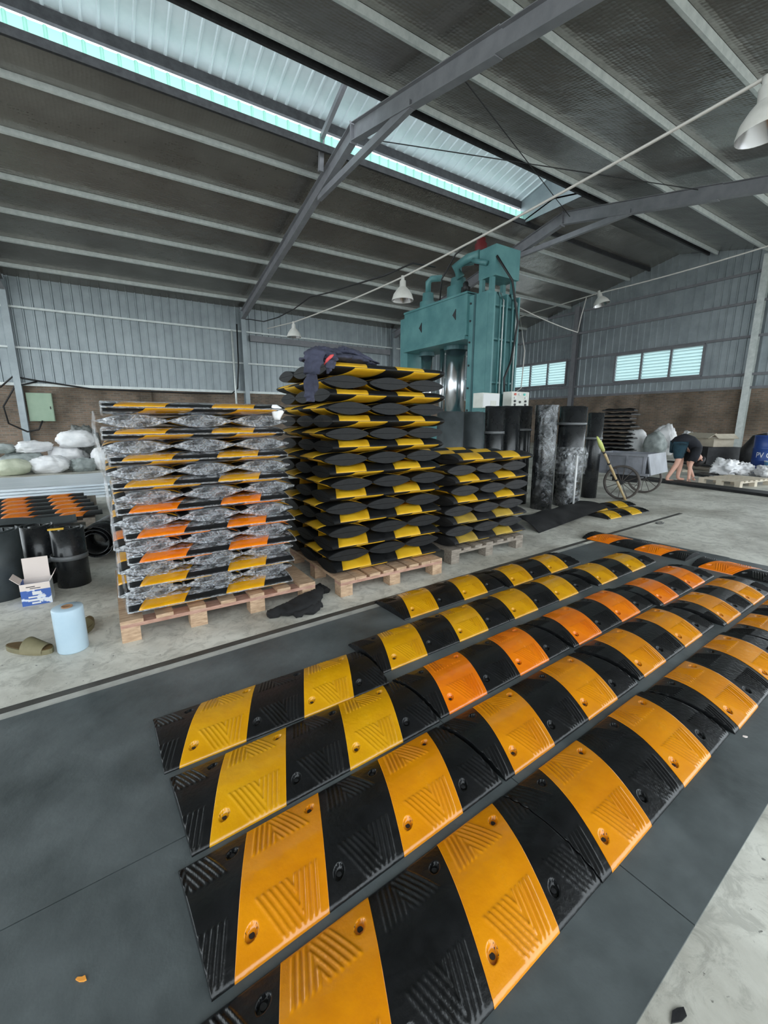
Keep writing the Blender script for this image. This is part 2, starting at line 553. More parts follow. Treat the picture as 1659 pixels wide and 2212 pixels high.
def clad_profile(width, n):
    pts = []
    p = width / n
    for i in range(n):
        a = i * p
        pts += [(a, 0), (a + p - 0.075, 0), (a + p - 0.055, 0.035), (a + p - 0.02, 0.035)]
    pts.append((width, 0))
    return pts
PROF = clad_profile(1.2, 4)
def clad_sheet(x0, zb, zt, flip=False):
    """vertical ribbed sheet in XZ, ribs towards -Y; zb/zt callables of x"""
    mb = MB()
    vs = []; fs = []
    for i, (x, d) in enumerate(PROF):
        vs += [(x, -d, zb(x0 + x)), (x, -d, zt(x0 + x))]
    for i in range(len(PROF) - 1):
        fs.append((2 * i, 2 * i + 2, 2 * i + 3, 2 * i + 1))
    mb.add(vs, fs)
    return mb
# left wall: all sheets alike
me_l = clad_sheet(0, lambda x: ZC - 0.02, lambda x: roofz(YW) + 0.02).mesh('cladding_sheet', 'clad')
x = XB
while x < XE - 0.3:
    inst('cladding_sheet', me_l, wl, (x, YW + 0.06, 0))
    x += 1.2
# girts
for z, hgt in ((3.88, 0.07), (5.25, 0.07), (2.60, 0.10)):
    MB().bb(XB, XE, YW - 0.05, YW + 0.02, z - hgt / 2, z + hgt / 2).build('girt', 'galv', wl)
MB().bb(X1 + 0.3, X2 - 0.2, YW - 0.14, YW - 0.0, 4.86, 5.12).build('girt', 'steel', wl)
# end wall, split around the two louvered vents
VENTS = ((8.9, 12.78, 3.25, 4.52), (15.55, 19.2, 3.33, 4.62))
def ev(y):
    for a, b, z0, z1 in VENTS:
        if a - 0.01 <= y <= b - 0.05:
            return z0, z1
    return None
edges = sorted(set([0.0, 5.6, YR, YW] + [v for V in VENTS for v in V[:2]]))
ys = []
for a, b in zip(edges[:-1], edges[1:]):
    k = max(1, round((b - a) / 1.2))
    for i in range(k):
        ys.append((a + (b - a) * i / k, a + (b - a) * (i + 1) / k))
def end_sheet(ya, yb, z0, z1):
    # ribs run up, face -X
    w = yb - ya; n = 4
    pts = []
    p = w / n
    for i in range(n):
        a = i * p
        pts += [(a, 0), (a + p - 0.075, 0), (a + p - 0.055, 0.035), (a + p - 0.02, 0.035)]
    pts.append((w, 0))
    vs = []; fs = []
    for (q, d) in pts:
        y = ya + q
        vs += [(-d, y, z0 if z0 is not None else ZC - 0.02), (-d, y, z1 if z1 is not None else roofz(y) + 0.02)]
    for i in range(len(pts) - 1):
        fs.append((2 * i, 2 * i + 1, 2 * i + 3, 2 * i + 2))
    MB().add(vs, fs).build('cladding_sheet', 'clad', we, loc=(XE + 0.06, 0, 0))
for ya, yb in ys:
    V = ev((ya + yb) / 2)
    if V:
        end_sheet(ya, yb, None, V[0]); end_sheet(ya, yb, V[1], None)
    else:
        end_sheet(ya, yb, 4.6 if yb < 5.7 else None, None)
for z, y0, y1 in ((3.14, 5.6, YW), (4.61, 0, YW), (5.92, 0, YW), (7.03, 4, 17.0), (2.62, 5.6, YW)):
    MB().bb(XE - 0.04, XE + 0.03, y0, y1, z - 0.05, z + 0.05).build('girt', 'steel', we)
# louvered vents
for i, (a, b, z0, z1) in enumerate(VENTS):
    w = bpy.data.objects.new('window_%d' % (i + 1), None); COL.objects.link(w)
    w.location = (XE, (a + b) / 2, z0); struct(w)
    hw = (b - a) / 2; h = z1 - z0
    for (p, q, r_, s_) in ((-hw, hw, -0.07, 0.03), (-hw, hw, h - 0.03, h + 0.07)):
        MB().bb(-0.09, 0.06, p, q, r_, s_).build('frame_rail', 'steel', w)
    for yy in (-hw, -hw / 3, hw / 3, hw):
        MB().bb(-0.08, 0.05, yy - 0.04, yy + 0.04, 0, h).build('mullion', 'steel', w)
    n = 9
    sl = MB().box((0, 0, 0), (0.012, hw * 2 - 0.1, 0.16), (0, R(-36), 0)).mesh('louver_slat', 'louver')
    for k in range(n):
        inst('louver_slat', sl, w, (0.0, 0, (k + 0.5) * h / n))

# ------------------------------------------------------------------ roof
ceil = bpy.data.objects.new('ceiling', None); COL.objects.link(ceil); struct(ceil)
def roof_slab(y0, y1, name, m, off, th):
    mb = MB()
    for_z = lambda y: roofz(y) + off
    vs = []
    for xx in (XB, XE + 0.2):
        for y in (y0, y1):
            vs.append((xx, y, for_z(y)))
        for y in (y1, y0):
            vs.append((xx, y, for_z(y) + th))
    mb.add(vs, [(0, 1, 2, 3), (7, 6, 5, 4), (0, 4, 5, 1), (1, 5, 6, 2), (2, 6, 7, 3), (3, 7, 4, 0)])
    return mb.build(name, m, ceil)
roof_slab(YOL, YW + 0.4, 'insulation_foil', 'foil', 0, 0.02)
roof_slab(-3.5, YOR, 'insulation_foil', 'foil', 0, 0.02)  # carried past the eave: unseen overhang added to shade the near floor
roof_slab(YOL, YW + 0.4, 'roof_sheet', 'rooftop', 0.022, 0.03)
roof_slab(-3.5, YOR, 'roof_sheet', 'rooftop', 0.022, 0.03)  # outer skin of the same added overhang
# C purlins: web, two flanges, running the length of the hall
def purlin(y, h=0.125):
    z = roofz(y)
    tilt = -SL if y > YR else SL
    mb = MB()
    mb.bb(XB, XE, -0.004, 0.004, -h, 0.0)
    mb.bb(XB, XE, 0.004, 0.07, -h, -h + 0.008)
    mb.bb(XB, XE, 0.004, 0.07, -0.012, -0.004)
    mb.bb(XB, XE, 0.062, 0.07, -h, -h + 0.03)
    mb.build('purlin', 'galv', ceil, loc=(0, y, z - 0.005), rot=(math.atan(tilt), 0, 0))
for y in (12.53, 14.03, 15.6, 17.03, 18.5, 20.05, 8.90, 7.23, 5.57, 3.90, 2.25, 0.6, -1.05, -2.7):
    purlin(y)
for y in (YOL, YOR):   # edge beams of the ridge opening
    MB().bb(XB, XE, -0.035, 0.035, -0.14, 0.03).build('edge_beam', 'iron', ceil, loc=(0, y, roofz(y)))
# ridge monitor
mon = bpy.data.objects.new('roof_monitor', None); COL.objects.link(mon); mon.parent = ceil
YM, ZM = 11.85, 8.96
mz = lambda y: ZM + SL * 1.15 * (YM - YR) - SL * 1.15 * abs(y - YR)
def mon_sheet(x, ya, yb):
    vs = []; fs = []
    for (q, d) in PROF:
        vs += [(x + q, ya, mz(ya) - d), (x + q, yb, mz(yb) - d)]
    for i in range(len(PROF) - 1):
        fs.append((2 * i, 2 * i + 2, 2 * i + 3, 2 * i + 1))
    return MB().add(vs, fs)
x = XB
mA = mon_sheet(0, YR, YM + 0.12).mesh('monitor_sheet', 'clad2')
mzz = mz
mz = lambda y: mzz(YR) + 0.02 * (YR - y)  # unseen right half lifted flat, widening the gap to brighten the monitor
mB_ = mon_sheet(0, 2 * YR - YM + 0.5, YR).mesh('monitor_sheet', 'clad2')
mz = mzz
mC = MB()
vs = []; fs = []
for (q, d) in PROF:
    vs += [(q, YOL + 0.12 - d, roofz(YOL) - 0.02), (q, YOL + 0.12 - d, roofz(YOL) + 0.33)]
for i in range(len(PROF) - 1):
    fs.append((2 * i, 2 * i + 2, 2 * i + 3, 2 * i + 1))
mC = mC.add(vs, fs).mesh('translucent_panel', 'teal_panel')
while x < X2 - 1.0:
    inst('monitor_sheet', mA, mon, (x, 0, 0)); inst('monitor_sheet', mB_, mon, (x, 0, 0))
    inst('translucent_panel', mC, mon, (x, 0, 0))
    x += 1.2
xm_end = x
MB().bb(XB, xm_end, YM - 0.05, YM + 0.05, ZM - 0.24, ZM - 0.02).build('eave_purlin', 'iron', mon)
MB().bb(XB, xm_end, 2 * YR - YM + 0.5, 2 * YR - YM + 0.58, mz(YR) - 0.08, mz(YR) - 0.03).build('eave_purlin', 'steel', mon)
# bay beyond the last frame: the ridge is closed
for s_, (ya, yb) in enumerate(((YR, YOL), (YOR, YR))):
    vs = [(xm_end, ya, roofz(ya)), (XE + .2, ya, roofz(ya)), (XE + .2, yb, roofz(yb)), (xm_end, yb, roofz(yb))]
    vs += [(a, b, c + 0.05) for a, b, c in vs]
    MB().add(vs, [(0, 1, 2, 3), (7, 6, 5, 4), (0, 4, 5, 1), (1, 5, 6, 2), (2, 6, 7, 3), (3, 7, 4, 0)]).build('insulation_foil', 'foil', ceil)
# monitor gable end
vs = [(xm_end, 2 * YR - YM, 8.2), (xm_end, YM, 8.2), (xm_end, YM, mz(YM)), (xm_end, YR, mz(YR)), (xm_end, 2 * YR - YM, mz(YR))]
vs += [(a + 0.03, b, c) for a, b, c in vs]
MB().add(vs, [(0, 1, 2, 3, 4), (9, 8, 7, 6, 5)] + [(i, (i + 1) % 5, 5 + (i + 1) % 5, 5 + i) for i in range(5)]).build('gable_end', 'clad', mon)

# ------------------------------------------------------------------ steel portal frames
def frame(x, label, first=False):
    t = thing('portal_frame', label, 'frame', (x, YR, 0), 0, 'steel portal frames')
    rz = lambda y: roofz(y) - 0.24 - 0.2
    for s in (1, -1):
        yo = YW - 0.14 - YR
        yy = yo if s > 0 else -(YR - 0.05)
        top = rz(YR + abs(yy)) + 0.35
        c = MB().ibeam((0, yy, 0), (0, yy, top), 0.2, 0.26, up=(0, 1, 0)).build('column', 'clad', t)
        a = Vector((0, yy, rz(YR + abs(yy)) + 0.0)); b = Vector((0, 0, rz(YR)))
        # tapered-looking rafter in two lengths
        mid = a.lerp(b, 0.55)
        MB().ibeam(a, mid, 0.18, 0.32).ibeam(mid, b, 0.18, 0.36).build('rafter', 'steel', t)
        MB().bb(-0.1, 0.1, yy - 0.14 * 1, yy + 0.14, top - 0.02, top).build('cap_plate', 'steel', t)
    MB().bb(-0.1, 0.1, -0.012, 0.012, rz(YR) - 0.24, rz(YR) + 0.22).build('ridge_plate', 'steel', t)
    # collar tie
    zc_ = rz(YR + 2.1) - 0.2
    MB().bar((0, -2.35, zc_ + 0.02), (0, 2.0, zc_ + 0.02), 0.12, 0.16).build('collar_tie', 'steel', t)
    return t
frame(X0, 'grey steel portal frame nearest the left picture edge')
frame(X1, 'grey steel portal frame crossing the roof in front of the press')
frame(X2, 'grey steel portal frame behind the green press')
# monitor bracket beside the first rafter
t = thing('monitor_bracket', 'cranked grey steel bar propping the ridge skylight beside the near frame', 'bracket', (5.72, YR, 0))
MB().bar((0, 1.42, 7.78), (0, 1.30, 8.5), 0.1, 0.12, (1, 0, 0)).build('post', 'steel', t)
MB().bar((0, 1.30, 8.5), (0, -0.6, mz(YR) - 0.1), 0.1, 0.12).build('arm', 'steel', t)
# end wall posts
for y, lab in ((15.06, 'grey steel post between the two louvered vents'), (7.144, 'shiny steel post standing behind the blue oil drum')):
    t = thing('wall_post', lab, 'post', (XE - 0.13, y, 0))
    MB().ibeam((0, 0, 0), (0, 0, roofz(y) - 0.25), 0.24, 0.2, up=(1, 0, 0)).build('shaft', 'galv' if y < 10 else 'steel', t)
    MB().bb(-0.16, 0.12, -0.16, 0.16, 0, 0.02).build('base_plate', 'steel', t)
# thin brace rods under the roof
for k, (a, b, lab) in enumerate((
        ((X1 + 0.3, 10.2, 7.9), (X2 - 0.3, 6.2, 7.2), 'thin brace rod running from the near ridge to the far frame'),
        ((X1 + 0.3, 7.0, 7.4), (X2 - 0.3, 10.0, 7.9), 'thin brace rod crossing under the right roof slope'))):
    tag(MB().tube([a, b], 0.012, 6).build('brace_rod', 'iron'), lab, 'rod', 'roof brace rods')

# ------------------------------------------------------------------ floor strips and matting
def quad_uv(name, m, u0, u1, v0, v1, z0, z1, parent=None):
    c = [uv(u0, v0), uv(u1, v0), uv(u1, v1), uv(u0, v1)]
    return MB().prism(c, z0, z1).build(name, m, parent)
ZM_ = 0.008
s1 = quad_uv('floor_strip', 'strip', -3.0, 6.89, 2.365, 2.41, 0.0005, 0.003)
tag(s1, 'long dark steel strip let into the concrete beside the pallets', 'strip')
s2 = quad_uv('concrete_edge', 'concrete2', -3.0, 4.3, 2.305, 2.362, 0.0005, 0.002)
tag(s2, 'narrow pale concrete margin between dark strip and rubber mats', 'margin')
mt = [(-3.0, 4.95, 1.262, 2.30, 'wide dark rubber mat under the rows of bumps, on the pallet side'),
      (-3.0, 1.15, 0.235, 1.258, 'wide dark rubber mat at the bottom left, nearest the camera'),
      (1.154, 4.93, 0.235, 1.258, 'wide dark rubber mat under the near right bumps')]
for u0, u1, v0, v1, lab in mt:
    tag(quad_uv('rubber_mat', 'matting', u0, u1, v0, v1, 0.0005, ZM_), lab, 'mat', 'rubber mats under the bumps')

# ------------------------------------------------------------------ speed bumps
BL, BD, CELL, SHEAR = 1.0, 0.35, 0.25, 0.15
def prof(v, H):
    t = abs(2 * v / BD - 1)
    lip = min(1.0, min(v, BD - v) / 0.006)
    return 0.004 + 0.004 * lip + (H - 0.008) * (1 - t ** 1.85)
def sstep(x, a, b):
    t = min(1.0, max(0.0, (x - a) / (b - a)))
    return t * t * (3 - 2 * t)
def ribs(u, v):
    s = (u - 0.05 - SHEAR * v / BD) / CELL
    f = s - math.floor(s)
    if v > BD / 2:
        f = 1 - f; v = BD - v
    h = 0.0
    if 0.006 < v < 0.122:
        for k in range(6):        # slanting legs of the nested Vs
            sr = 0.62 + 0.065 * k
            if f < sr + 0.02:
                d = abs(f - (0.51 - 0.067 * k) - 2.9 * (0.12 - v)) * CELL
                h = max(h, 1 - d / 0.0052)
            if k < 5 and v > 0.12 - (sr - 0.51 + 0.067 * k) / 2.9:
                h = max(h, 1 - abs(f - sr) * CELL / 0.0048)
        h = 0.0042 * sstep(h, 0, 0.75) * sstep(v, 0.006, 0.014) * sstep(-v, -0.122, -0.112)
    d = math.hypot((f - 0.15) * CELL, v - 0.06)
    hole = 0.0
    if d < 0.03:
        h *= sstep(d, 0.02, 0.03)
        hole = -0.013 * sstep(-d, -0.0175, -0.0145)
    return h, hole
def bump_mesh(H, nu, nv, fine, m):
    def top(u, v):
        r, ho = ribs(u, v) if fine else (0, 0)
        return prof(v, H) + r + ho
    mb = MB()
    def P(i, j):
        u = BL * i / nu; v = BD * j / nv
        return (u - BL / 2, v - BD / 2, top(u, v))
    w = nu + 1
    vs = [P(i, j) for j in range(nv + 1) for i in range(nu + 1)]
    fs = [(j * w + i, j * w + i + 1, (j + 1) * w + i + 1, (j + 1) * w + i) for j in range(nv) for i in range(nu)]
    loop = [(i, 0) for i in range(nu)] + [(nu, j) for j in range(nv)] + [(i, nv) for i in range(nu, 0, -1)] + [(0, j) for j in range(nv, 0, -1)]
    k = len(vs)
    vs += [(vs[j * w + i][0], vs[j * w + i][1], 0.0) for i, j in loop]
    n = len(loop)
    for q in range(n):
        i, j = loop[q]; i2, j2 = loop[(q + 1) % n]
        fs.append((k + q, k + (q + 1) % n, j2 * w + i2, j * w + i))
    fs.append(tuple(range(k, k + n))[::-1])
    mb.add(vs, fs)
    return mb.mesh('speed_bump', m, False)
def smooth_top(me):
    me.polygons.foreach_set('use_smooth', [p.normal.z > 0.3 for p in me.polygons])
    me.update()
    return me
def panel_mesh(H, cell, nu, nv, fine, m):
    e = 0.0014
    def P(i, j):
        v = BD * j / nv
        s = i / nu
        u = 0.05 + SHEAR * v / BD + (cell + s) * CELL
        u = u + (0.0 if 0 < i < nu else (0.0008 if i == 0 else -0.0008))
        r, ho = ribs(u, v) if fine else (0, 0)
        return (u - BL / 2, v - BD / 2, prof(v, H) + r + ho + e)
    w = nu + 1
    vs = [P(i, j) for j in range(nv + 1) for i in range(nu + 1)]
    fs = [(j * w + i, j * w + i + 1, (j + 1) * w + i + 1, (j + 1) * w + i) for j in range(nv) for i in range(nu)]
    loop = [(i, 0) for i in range(nu)] + [(nu, j) for j in range(nv)] + [(i, nv) for i in range(nu, 0, -1)] + [(0, j) for j in range(nv, 0, -1)]
    k = len(vs)
    sk = []
    for i, j in loop:
        p = vs[j * w + i]
        if j == 0 or j == nv:
            dy = -0.0012 if j == 0 else 0.0012
            sk.append((p[0], p[1] + dy, 0.001))
        else:
            sk.append((p[0], p[1], p[2] - 0.003))
    vs += sk
    n = len(loop)
    for q in range(n):
        i, j = loop[q]; i2, j2 = loop[(q + 1) % n]
        fs.append((k + q, k + (q + 1) % n, j2 * w + i2, j * w + i))
    return MB().add(vs, fs).mesh('yellow_panel', m, False)
_cache = {}
def bump_meshes(H, fine, body, pan):
    key = (H, fine, body, pan)
    if key not in _cache:
        kb = (H, fine, body)
        if kb not in _cache:
            _cache[kb] = smooth_top(bump_mesh(H, 330 if fine else 40, 116 if fine else 14, fine, body))
        a = smooth_top(panel_mesh(H, 0, 84 if fine else 6, 116 if fine else 14, fine, pan))
        b = smooth_top(panel_mesh(H, 2, 84 if fine else 6, 116 if fine else 14, fine, pan))
        _cache[key] = (_cache[kb], a, b)
    return _cache[key]
def bump(c, rz, H, fine, body, pan, label, group, flip=False, tilt=0.0, name='speed_bump'):
    me, a, b = bump_meshes(H, fine, body, pan)
    o = inst(name, me, None, c, (PI if flip else tilt, 0, rz))
    tag(o, label, 'speed bump', group)
    inst('yellow_panel', a, o); inst('yellow_panel', b, o)
    if fine:
        for cell in range(-1, 4):
            for fs_, v in ((0.15, 0.06), (0.85, BD - 0.06)):
                u = 0.05 + SHEAR * v / BD + (cell + fs_) * CELL
                if 0.03 < u < BL - 0.03:
                    inst('bolt_hole', HOLE, o, (u - BL / 2, v - BD / 2, prof(v, H) - 0.0112))
    return o
HOLE = MB().cyl((0, 0, 0), 0.0075, 0.0012, 14).mesh('bolt_hole', 'iron')
HB = 0.046
GRP = 'speed bumps laid out in rows on the mats'
rows = [  # u start, v near edge, extra rotation, paint
    ('row', 1, [(1.62, 2.025, 0.0, 'yellow'), (2.632, 1.99, 0.0, 'yellow')]),
    ('row', 2, [(0.13, 1.560, R(-1.9), 'yellow'), (1.158, 1.617, 0.0, 'yellow'), (2.165, 1.618, 0, 'yellow'), (3.222, 1.603, 0, 'yellow')]),
    ('row', 3, [(0.142, 1.176, R(0.2), 'yellow'), (1.16, 1.190, 0.4 * R(1), 'orange'), (2.19, 1.188, 0, 'orange'), (3.205, 1.15, 0, 'orange')]),
    ('row', 4, [(0.104, 0.803, R(0.6), 'amber'), (1.122, 0.811, 0, 'amber'), (2.158, 0.82, 0, 'amber'), (3.205, 0.784, R(-0.6), 'amber')]),
    ('row', 5, [(0.055, 0.428, 0, 'amber'), (1.06, 0.426, 0, 'amber'), (2.083, 0.413, 0, 'amber'), (3.10, 0.40, 0, 'amber')]),
]
rown = {1: 'short row beside the dark floor strip', 2: 'second row from the pallets', 3: 'middle row on the mats', 4: 'fourth row from the pallets', 5: 'row nearest the camera'}
for _, r, us in rows:
    for i, (u, v, er, pn) in enumerate(us):
        # pivot about the near left corner
        ca = A26 + er
        x, y = uv(u, v)
        cx = x + math.cos(ca) * BL / 2 - math.sin(ca) * BD / 2
        cy = y + math.sin(ca) * BL / 2 + math.cos(ca) * BD / 2
        bump((cx, cy, ZM_), ca, HB, True, 'black', pn,
             '%s bump from the left in the %s' % (WORDS[i + 1] if i else 'leftmost', rown[r]), GRP)
for (u, v, lab) in ((4.475, 2.462, 'orange and black bump laid crosswise at the far end, nearer the strip'),
                    (4.38, 1.375, 'orange and black bump laid crosswise at the right picture edge')):
    x, y = uv(u, v)
    ca = A26 - PI / 2
    cx = x + math.cos(ca) * BL / 2 - math.sin(ca) * BD / 2
    cy = y + math.sin(ca) * BL / 2 + math.cos(ca) * BD / 2
    bump((cx, cy, ZM_), ca, HB, True, 'black', 'orange', lab, 'crosswise speed bumps')
bump((6.03, 3.19, 0), R(-2), HB, True, 'black', 'lemon', 'near one of two bumps on the concrete by the handcart', 'two bumps near the handcart')
bump((6.36, 3.56, 0), R(-4), HB, True, 'black', 'lemon', 'far one of two bumps on the concrete by the handcart', 'two bumps near the handcart')

# ------------------------------------------------------------------ pallets
def pallet(c, w, d, nb, label, mdeck='wood', mcross='wood_pink', mblock='wood', rz=0.0, nblock=3):
    t = thing('wooden_pallet', label, 'pallet', (c[0], c[1], 0), rz, 'pallets under the stacks')
    for y in (-d / 2 + 0.05, 0, d / 2 - 0.05):
        MB().bb(-w / 2, w / 2, y - 0.05, y + 0.05, 0.09, 0.112).build('cross_board', mcross, t)
        for k in range(nblock):
            x = -w / 2 + 0.05 + (w - 0.1) * k / (nblock - 1)
            MB().bb(x - 0.05, x + 0.05, y - 0.048, y + 0.048, 0, 0.09).build('block', mblock, t)
    for k in range(nb):
        ww = 0.095 if 0 < k < nb - 1 else 0.12
        x = -w / 2 + ww / 2 + (w - ww) * k / (nb - 1)
        MB().bb(x - ww / 2, x + ww / 2, -d / 2, d / 2, 0.112, 0.134).build('deck_board', mdeck, t)
    return t
pallet((0.59, 3.29), 1.22, 1.06, 7, 'pale wooden pallet under the film-wrapped stack', nblock=4, rz=R(-0.5))
pallet((1.845, 3.18), 0.97, 1.02, 8, 'brown wooden pallet under the tall bare stack')
pallet((3.03, 3.31), 1.0, 1.02, 7, 'weathered grey pallet under the lower stack at the right', 'wood_old', 'wood_old', 'wood_old', rz=R(1.5))

# ------------------------------------------------------------------ stacks of bumps
def lens_mesh(H, L, grow, m, n=26):
    mb = MB()
    vs = []; fs = []
    nx = 10
    ring = []
    for k in range(n):
        t = PI * k / (n - 1)
        y = math.cos(t) * (BD / 2 + grow)
        z = (H + 0.001) * (1 - (abs(math.cos(t))) ** 1.9) + (0.002 if 0 < k < n - 1 else 0.0)
        ring.append((y, z))
    for i in range(nx + 1):
        x = -L / 2 + L * i / nx
        for j, (y, z) in enumerate(ring):
            d = noise.noise(Vector((x * 9, y * 14, z * 30))) * 0.004
            vs.append((x, y * (1 + d * 0.5), z * (1 + d * 4)))
    for i in range(nx):
        for k in range(n):
            fs.append((i * n + k, i * n + (k + 1) % n, (i + 1) * n + (k + 1) % n, (i + 1) * n + k))
    # end caps with a crinkled middle
    for e, i in ((-1, 0), (1, nx)):
        c0 = len(vs)
        vs.append((e * (L / 2 + 0.004), 0, H * 0.4))
        prev = [i * n + k for k in range(n)]
        for rr in (0.72, 0.4):
            cur = []
            for k, (y, z) in enumerate(ring):
                d = noise.noise(Vector((y * 40 * rr, z * 60, e * 3.0))) * 0.006
                vs.append((e * (L / 2 + 0.003) + d, y * rr, H * 0.4 + (z - H * 0.4) * rr))
                cur.append(len(vs) - 1)
            for k in range(n):
                fs.append((prev[k], prev[(k + 1) % n], cur[(k + 1) % n], cur[k]))
            prev = cur
        for k in range(n):
            fs.append((prev[k], prev[(k + 1) % n], c0))
    mb.add(vs, fs)
    return mb.mesh('plastic_wrap', m, True)

def stack(c, rz, z0, nl, H, body, paints, sname, group, seed, wrap=False, jit=0.02, pitch=None, setback=0.025):
    pt = pitch or H + 0.0018
    rnd = random.Random(seed)
    ce, se = math.cos(rz), math.sin(rz)
    wm = lens_mesh(H, BL + 0.012, 0.006, 'film') if wrap else None
    for k in range(nl):
        side = (k % 2 == 0)
        seam = z0 + pt * (2 * k + 1)
        nfrom = (nl - k + 1) // 2
        jx, jy, ja = rnd.uniform(-jit, jit), rnd.uniform(-jit, jit) * 0.6, R(rnd.uniform(-0.9, 0.9))
        for p in range(3):
            off = (p - 1) * (BD + (0.012 if wrap else 0.006)) + rnd.uniform(-0.001, 0.001)
            sh = rnd.uniform(-0.012, 0.012)
            lx, ly = (jx + sh, off + jy) if side else (off + jx, jy + sh + setback)
            ra = rz + ja + (0 if side else PI / 2)
            cr_, sr_ = math.cos(rz + ja), math.sin(rz + ja)
            X = c[0] + cr_ * lx - sr_ * ly; Y = c[1] + sr_ * lx + cr_ * ly
            pos = ('front', 'middle', 'rear')[p] if side else ('left', 'middle', 'right')[p]
            pn = paints[rnd.randrange(len(paints))] if isinstance(paints, list) else paints(k)
            lo = 'side-on' if side else 'end-on'
            for half in ('upper', 'lower'):
                o = bump((X, Y, seam + (0.0008 if half == 'upper' else -0.0008)), ra, H, False, body, pn,
                         '%s bump, %s pair, %s %s layer from the top of the %s' % (half, pos, WORDS[nfrom], lo, sname),
                         group, flip=(half == 'lower'), name='stacked_speed_bump')
                if wrap:
                    inst('plastic_wrap', wm, o)
stack((0.545, 3.31), R(-0.8), 0.136, 17, 0.0335, 'black_stack', lambda k: 'orange' if k in (4, 5, 6, 8) else 'yellow', 'film-wrapped stack', 'bumps in the film-wrapped stack', 3, wrap=True, jit=0.022, pitch=0.0368, setback=0.055)
stack((1.86, 3.26), R(-0.6), 0.136, 17, 0.0438, 'black_stack', ['lemon'], 'tall bare stack', 'bumps in the tall bare stack', 11, jit=0.022)
stack((3.06, 3.33), R(1.0), 0.136, 9, 0.0455, 'black_dusty', ['dusty_yellow', 'lemon'], 'low right stack', 'bumps in the low right stack', 5, jit=0.03)

# ------------------------------------------------------------------ orange bumps on a low pallet at the left
pallet((-0.66, 7.15), 1.0, 1.9, 6, 'low wooden pallet under the orange bumps at the left', 'wood_old', 'wood_old', 'wood_old')
for i in range(6):
    bump((-0.58 - 0.045 * i, 6.35 + 0.325 * i, 0.150 + 0.002 * i), R(1.5), HB, False, 'black', 'orange',
         '%s orange and black bump from the front on the low pallet at left' % WORDS[i + 1], 'orange bumps on the low pallet', tilt=R(-5))

# ------------------------------------------------------------------ hydraulic press
pr = thing('hydraulic_press', 'tall teal hydraulic press with chrome rams standing behind the stacks', 'press', (8.45, 9.65, 0))
def pb(name, x0, x1, y0, y1, z0, z1, m='press', parent=None):
    ox, oy = 8.45, 9.65
    return MB().bb(x0 - ox, x1 - ox, y0 - oy, y1 - oy, z0, z1).build(name, m, parent or pr)
up_r = pb('upright', 8.0, 8.93, 7.8, 8.43, 0.0, 4.28)
up_l = pb('upright', 8.05, 8.9, 11.07, 11.44, 0.0, 4.28)
crown = pb('crown', 7.93, 8.95, 8.43, 11.07, 3.36, 4.36)
pb('bed', 7.9, 9.0, 8.43, 11.07, 0.0, 0.9)
pb('crown_lip', 7.88, 8.98, 8.43, 11.07, 3.28, 3.38, 'press', crown)
pb('crown_lip', 7.90, 8.98, 8.43, 11.07, 4.34, 4.39, 'press', crown)
pb('key_strip', 7.985, 8.0, 8.20, 8.26, 0.3, 4.28, 'press_dark', up_r)
for y, z in ((10.35, 3.85), (8.95, 3.93)):
    mbt = MB()
    mbt.add([(7.915 - 8.45, y - 9.65, z), (7.915 - 8.45, y - 9.65 - 0.12, z + 0.13), (7.915 - 8.45, y - 9.65 - 0.12, z - 0.13),
             (7.93 - 8.45, y - 9.65, z), (7.93 - 8.45, y - 9.65 - 0.12, z + 0.13), (7.93 - 8.45, y - 9.65 - 0.12, z - 0.13)],
            [(0, 1, 2), (5, 4, 3), (0, 3, 4, 1), (1, 4, 5, 2), (2, 5, 3, 0)])
    mbt.build('lifting_mark', 'iron', crown)
for z in (1.0, 1.55, 2.1, 2.65, 3.2, 3.7, 4.1):
    MB().cyl((0, 0, 0), 0.025, 0.02, 10, Euler((0, -PI / 2, 0)).to_matrix()).build('bolt', 'iron', up_r, loc=(8.0 - 8.45, 8.37 - 9.65, z))
# ribbed flank facing the hall
for x in (8.03, 8.45, 8.87):
    pb('flank_rib', x - 0.025, x + 0.025, 7.62, 7.8, 0.0, 4.2, 'press', up_r)
for z in (1.2, 2.2, 3.2, 3.95):
    pb('flank_shelf', 8.03, 8.87, 7.66, 7.8, z - 0.02, z + 0.02, 'press', up_r)
for x, r_ in ((8.2, 0.022), (8.3, 0.018), (8.62, 0.03), (8.75, 0.02)):
    MB().tube([(x - 8.45, 7.60 - 9.65, 1.0), (x - 8.45, 7.60 - 9.65, 4.05), (x - 8.45 + 0.05, 7.75 - 9.65, 4.25)], r_, 8).build('pipe', 'press' if r_ > 0.02 else 'galv', pr, True)
MB().tube([(8.1 - 8.45, 7.7 - 9.65, 5.0), (8.5 - 8.45, 7.55 - 9.65, 4.5), (8.72 - 8.45, 7.5 - 9.65, 3.6), (8.55 - 8.45, 7.5 - 9.65, 2.7), (8.35 - 8.45, 7.5 - 9.65, 2.3), (8.4 - 8.45, 7.5 - 9.65, 1.6)], 0.028, 8).build('hose', 'cable', pr, True)
